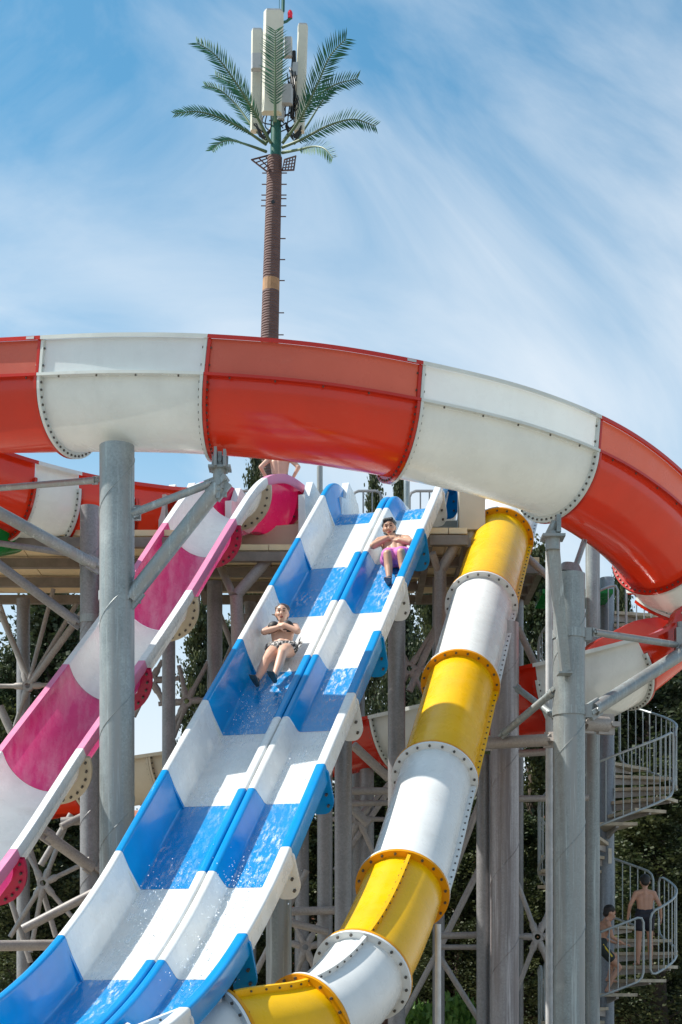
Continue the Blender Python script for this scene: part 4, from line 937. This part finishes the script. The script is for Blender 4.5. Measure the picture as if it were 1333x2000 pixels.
for q in np.linspace(-1.2, 1.2, 9): b.ball(hd - hu*(.10 - .035*abs(q)) + unit(hf)*(.070*math.cos(q)) + s_v*.075*math.sin(q), .018, 7, 5)
cloth(o, 'beard', b, M['hair_dark'], .008)
b = MB(); chain(b, [pel + ev*.1 + en*.02 + eu*.09, pel - ev*.1 + en*.02 + eu*.09], [.105,.105]); chain(b, [pel + ev*.1, pel - ev*.1], [.112,.112])
for j, kn, an in legs: chain(b, [pel + ev*j*.09, pel*.5 + kn*.5 + ev*j*.01, pel*.2 + kn*.8 + ev*j*.012], [.110, .108, .098])
cloth(o, 'swim_shorts', b, M['shorts_pink'])
for j, kn, an in legs:
    f = MB(); foot(f, an - eu*.012, unit(en*.7 - eu*.75 + ev*.15*(-j)), eu*.6 + en*.5, 1.08); cloth(o, 'water_shoe', f, M['shoe'], .008)

# ---- upright boys
def boy(label, base, H, yaw, pose, skin, hairm, clothes):
    """base between the feet; yaw 0 faces away from the viewer (+Y)"""
    k = H/1.70; c_, s_y = math.cos(yaw), math.sin(yaw); sd_ = V(c_, s_y, 0); fw = V(-s_y, c_, 0)
    W = lambda r, f, z: base + sd_*r*k + fw*f*k + ZUP*z*k
    J = pose(W); m = MB(); pel, wa, ch, ne, hd = J['spine']; tors = unit(ne-pel)
    torso(m, pel, wa, ch, ne, sd_, k*.96); cap(m, ne, .05*k, hd - ZUP*.06*k, .05*k); hu, hf = unit(J.get('hup', tors)), J.get('hf', fw); kh = k*1.13; head(m, hd, hu, hf, kh)
    for j, (kn, an, td) in ((-1, J['legs'][0]), (1, J['legs'][1])):
        hp = pel + sd_*j*.085*k - ZUP*.03*k; chain(m, [hp, hp*.5 + kn*.5, kn, kn*.58 + an*.42 - fw*.02*k, an], [.088*k, .074*k, .052*k, .054*k, .034*k]); foot(m, an, td, ZUP, k)
    for j, (el, wr, hv, pn) in ((-1, J['arms'][0]), (1, J['arms'][1])):
        sh = ch*.3 + ne*.7 + sd_*j*.165*k - tors*.02; cap(m, ne - tors*.04*k, .055*k, sh, .055*k); chain(m, [sh, el, wr], [.052*k, .039*k, .027*k]); hand(m, wr, hv, pn, k, .35)
    o = solo('person', m, skin, base, label, 'person'); remesh(o, .0075, 8); face(o, hd, hu, hf, kh); hair(o, hd, hu, hf, hairm, kh, None, 1.05)
    b = MB(); chain(b, [pel + sd_*.07*k + tors*.07*k, pel - sd_*.07*k + tors*.07*k], [.108*k]*2); chain(b, [pel + sd_*.09*k - ZUP*.01, pel - sd_*.09*k - ZUP*.01], [.112*k]*2)
    for j, (kn, an, td) in ((-1, J['legs'][0]), (1, J['legs'][1])):
        hp = pel + sd_*j*.085*k - ZUP*.03*k; chain(b, [hp, hp*(1-clothes[1]) + kn*clothes[1]], [.104*k, .094*k])
    cl = cloth(o, 'swim_shorts', b, clothes[0]); return o, cl, J, k, sd_, fw
def pose_stand(W): return dict(spine=[W(0,0,.93), W(0,-.01,1.08), W(0,0,1.27), W(0,.01,1.44), W(.01,.06,1.575)], hup=W(0,.45,1)-W(0,0,0), legs=[(W(-.11,.03,.49), W(-.13,0,.09), W(-.3,1,0)-W(0,0,0)), (W(.10,.03,.49), W(.11,.02,.09), W(.2,1,0)-W(0,0,0))],
    arms=[(W(-.28,-.02,1.13), W(-.31,.06,.90), W(-.31,.08,.7)-W(-.31,.06,.90), W(1,0,0)-W(0,0,0)), (W(.28,-.02,1.13), W(.31,.06,.90), W(.31,.08,.7)-W(.31,.06,.90), W(-1,0,0)-W(0,0,0))])
zt = math.floor((P(1265,1898,22.8)[2])/RISE + .5)*RISE; aa = sang(zt); base = V(SX + math.cos(aa)*.58, SY + math.sin(aa)*.58, zt+.002)
boy('boy in dark trunks climbing the staircase with his back turned', base, 1.30, R(-4), pose_stand, M['skin_boy'], M['hair_dark'], (M['trunks'], .45))
def pose_hips(W): return dict(spine=[W(0,0,.93), W(0,-.01,1.08), W(0,0,1.27), W(0,.01,1.44), W(0,.03,1.58)], legs=[(W(-.11,.03,.49), W(-.13,0,.09), W(-.1,1,0)-W(0,0,0)), (W(.10,.03,.49), W(.11,.02,.09), W(.1,1,0)-W(0,0,0))],
    arms=[(W(-.33,-.10,1.17), W(-.21,.0,.98), W(.15,.05,-.1)-W(0,0,0), W(0,0,-1)-W(0,0,0)), (W(.33,-.10,1.17), W(.21,.0,.98), W(-.15,.05,-.1)-W(0,0,0), W(0,0,-1)-W(0,0,0))])
bx_ = P(547,0,23.5)[0]; boy('bare-backed boy standing hands on hips at the tower top', V(bx_, 23.5, 8.413), 1.45, R(0), pose_hips, M['skin'], M['hair_dark'], (M['trunks'], .4))
def pose_climb(W): return dict(spine=[W(0,-.08,.86), W(0,-.05,1.01), W(0,.0,1.18), W(0,.05,1.34), W(0,.12,1.46)], hup=W(0,.45,1)-W(0,0,0), hf=W(0,1,-.35)-W(0,0,0), legs=[(W(-.09,.28,.66), W(-.09,.14,.29), W(0,1,-.1)-W(0,0,0)), (W(.08,.28,.47), W(.09,.05,.09), W(0,1,0)-W(0,0,0))],
    arms=[(W(-.2,.05,1.02), W(-.16,.28,.93), W(0,1,-.2)-W(0,0,0), W(0,0,-1)-W(0,0,0)), (W(.22,.08,1.02), W(.18,.32,.90), W(0,1,-.25)-W(0,0,0), W(0,0,-1)-W(0,0,0))])
zt = math.floor((P(1192,1946,22.4)[2])/RISE + .5)*RISE; aa = sang(zt); base = V(SX + math.cos(aa)*.72 - .16, SY + math.sin(aa)*.72, zt+.002)
o, cl, J, k, sd_, fw = boy('boy in black and yellow shorts stepping up the lowest visible stair', base, 1.32, R(-78), pose_climb, M['skin_boy'], M['hair_dark'], (M['yellow_black'], .5))
hp = J['spine'][0] + sd_*.085*k; kn = J['legs'][1][0]; b = MB(); b.tube([hp + sd_*.098*k + ZUP*.02, hp*.5 + kn*.5 + sd_*.092*k], .012, 8); part('side_stripe', b, M['yellow_trim'], o)
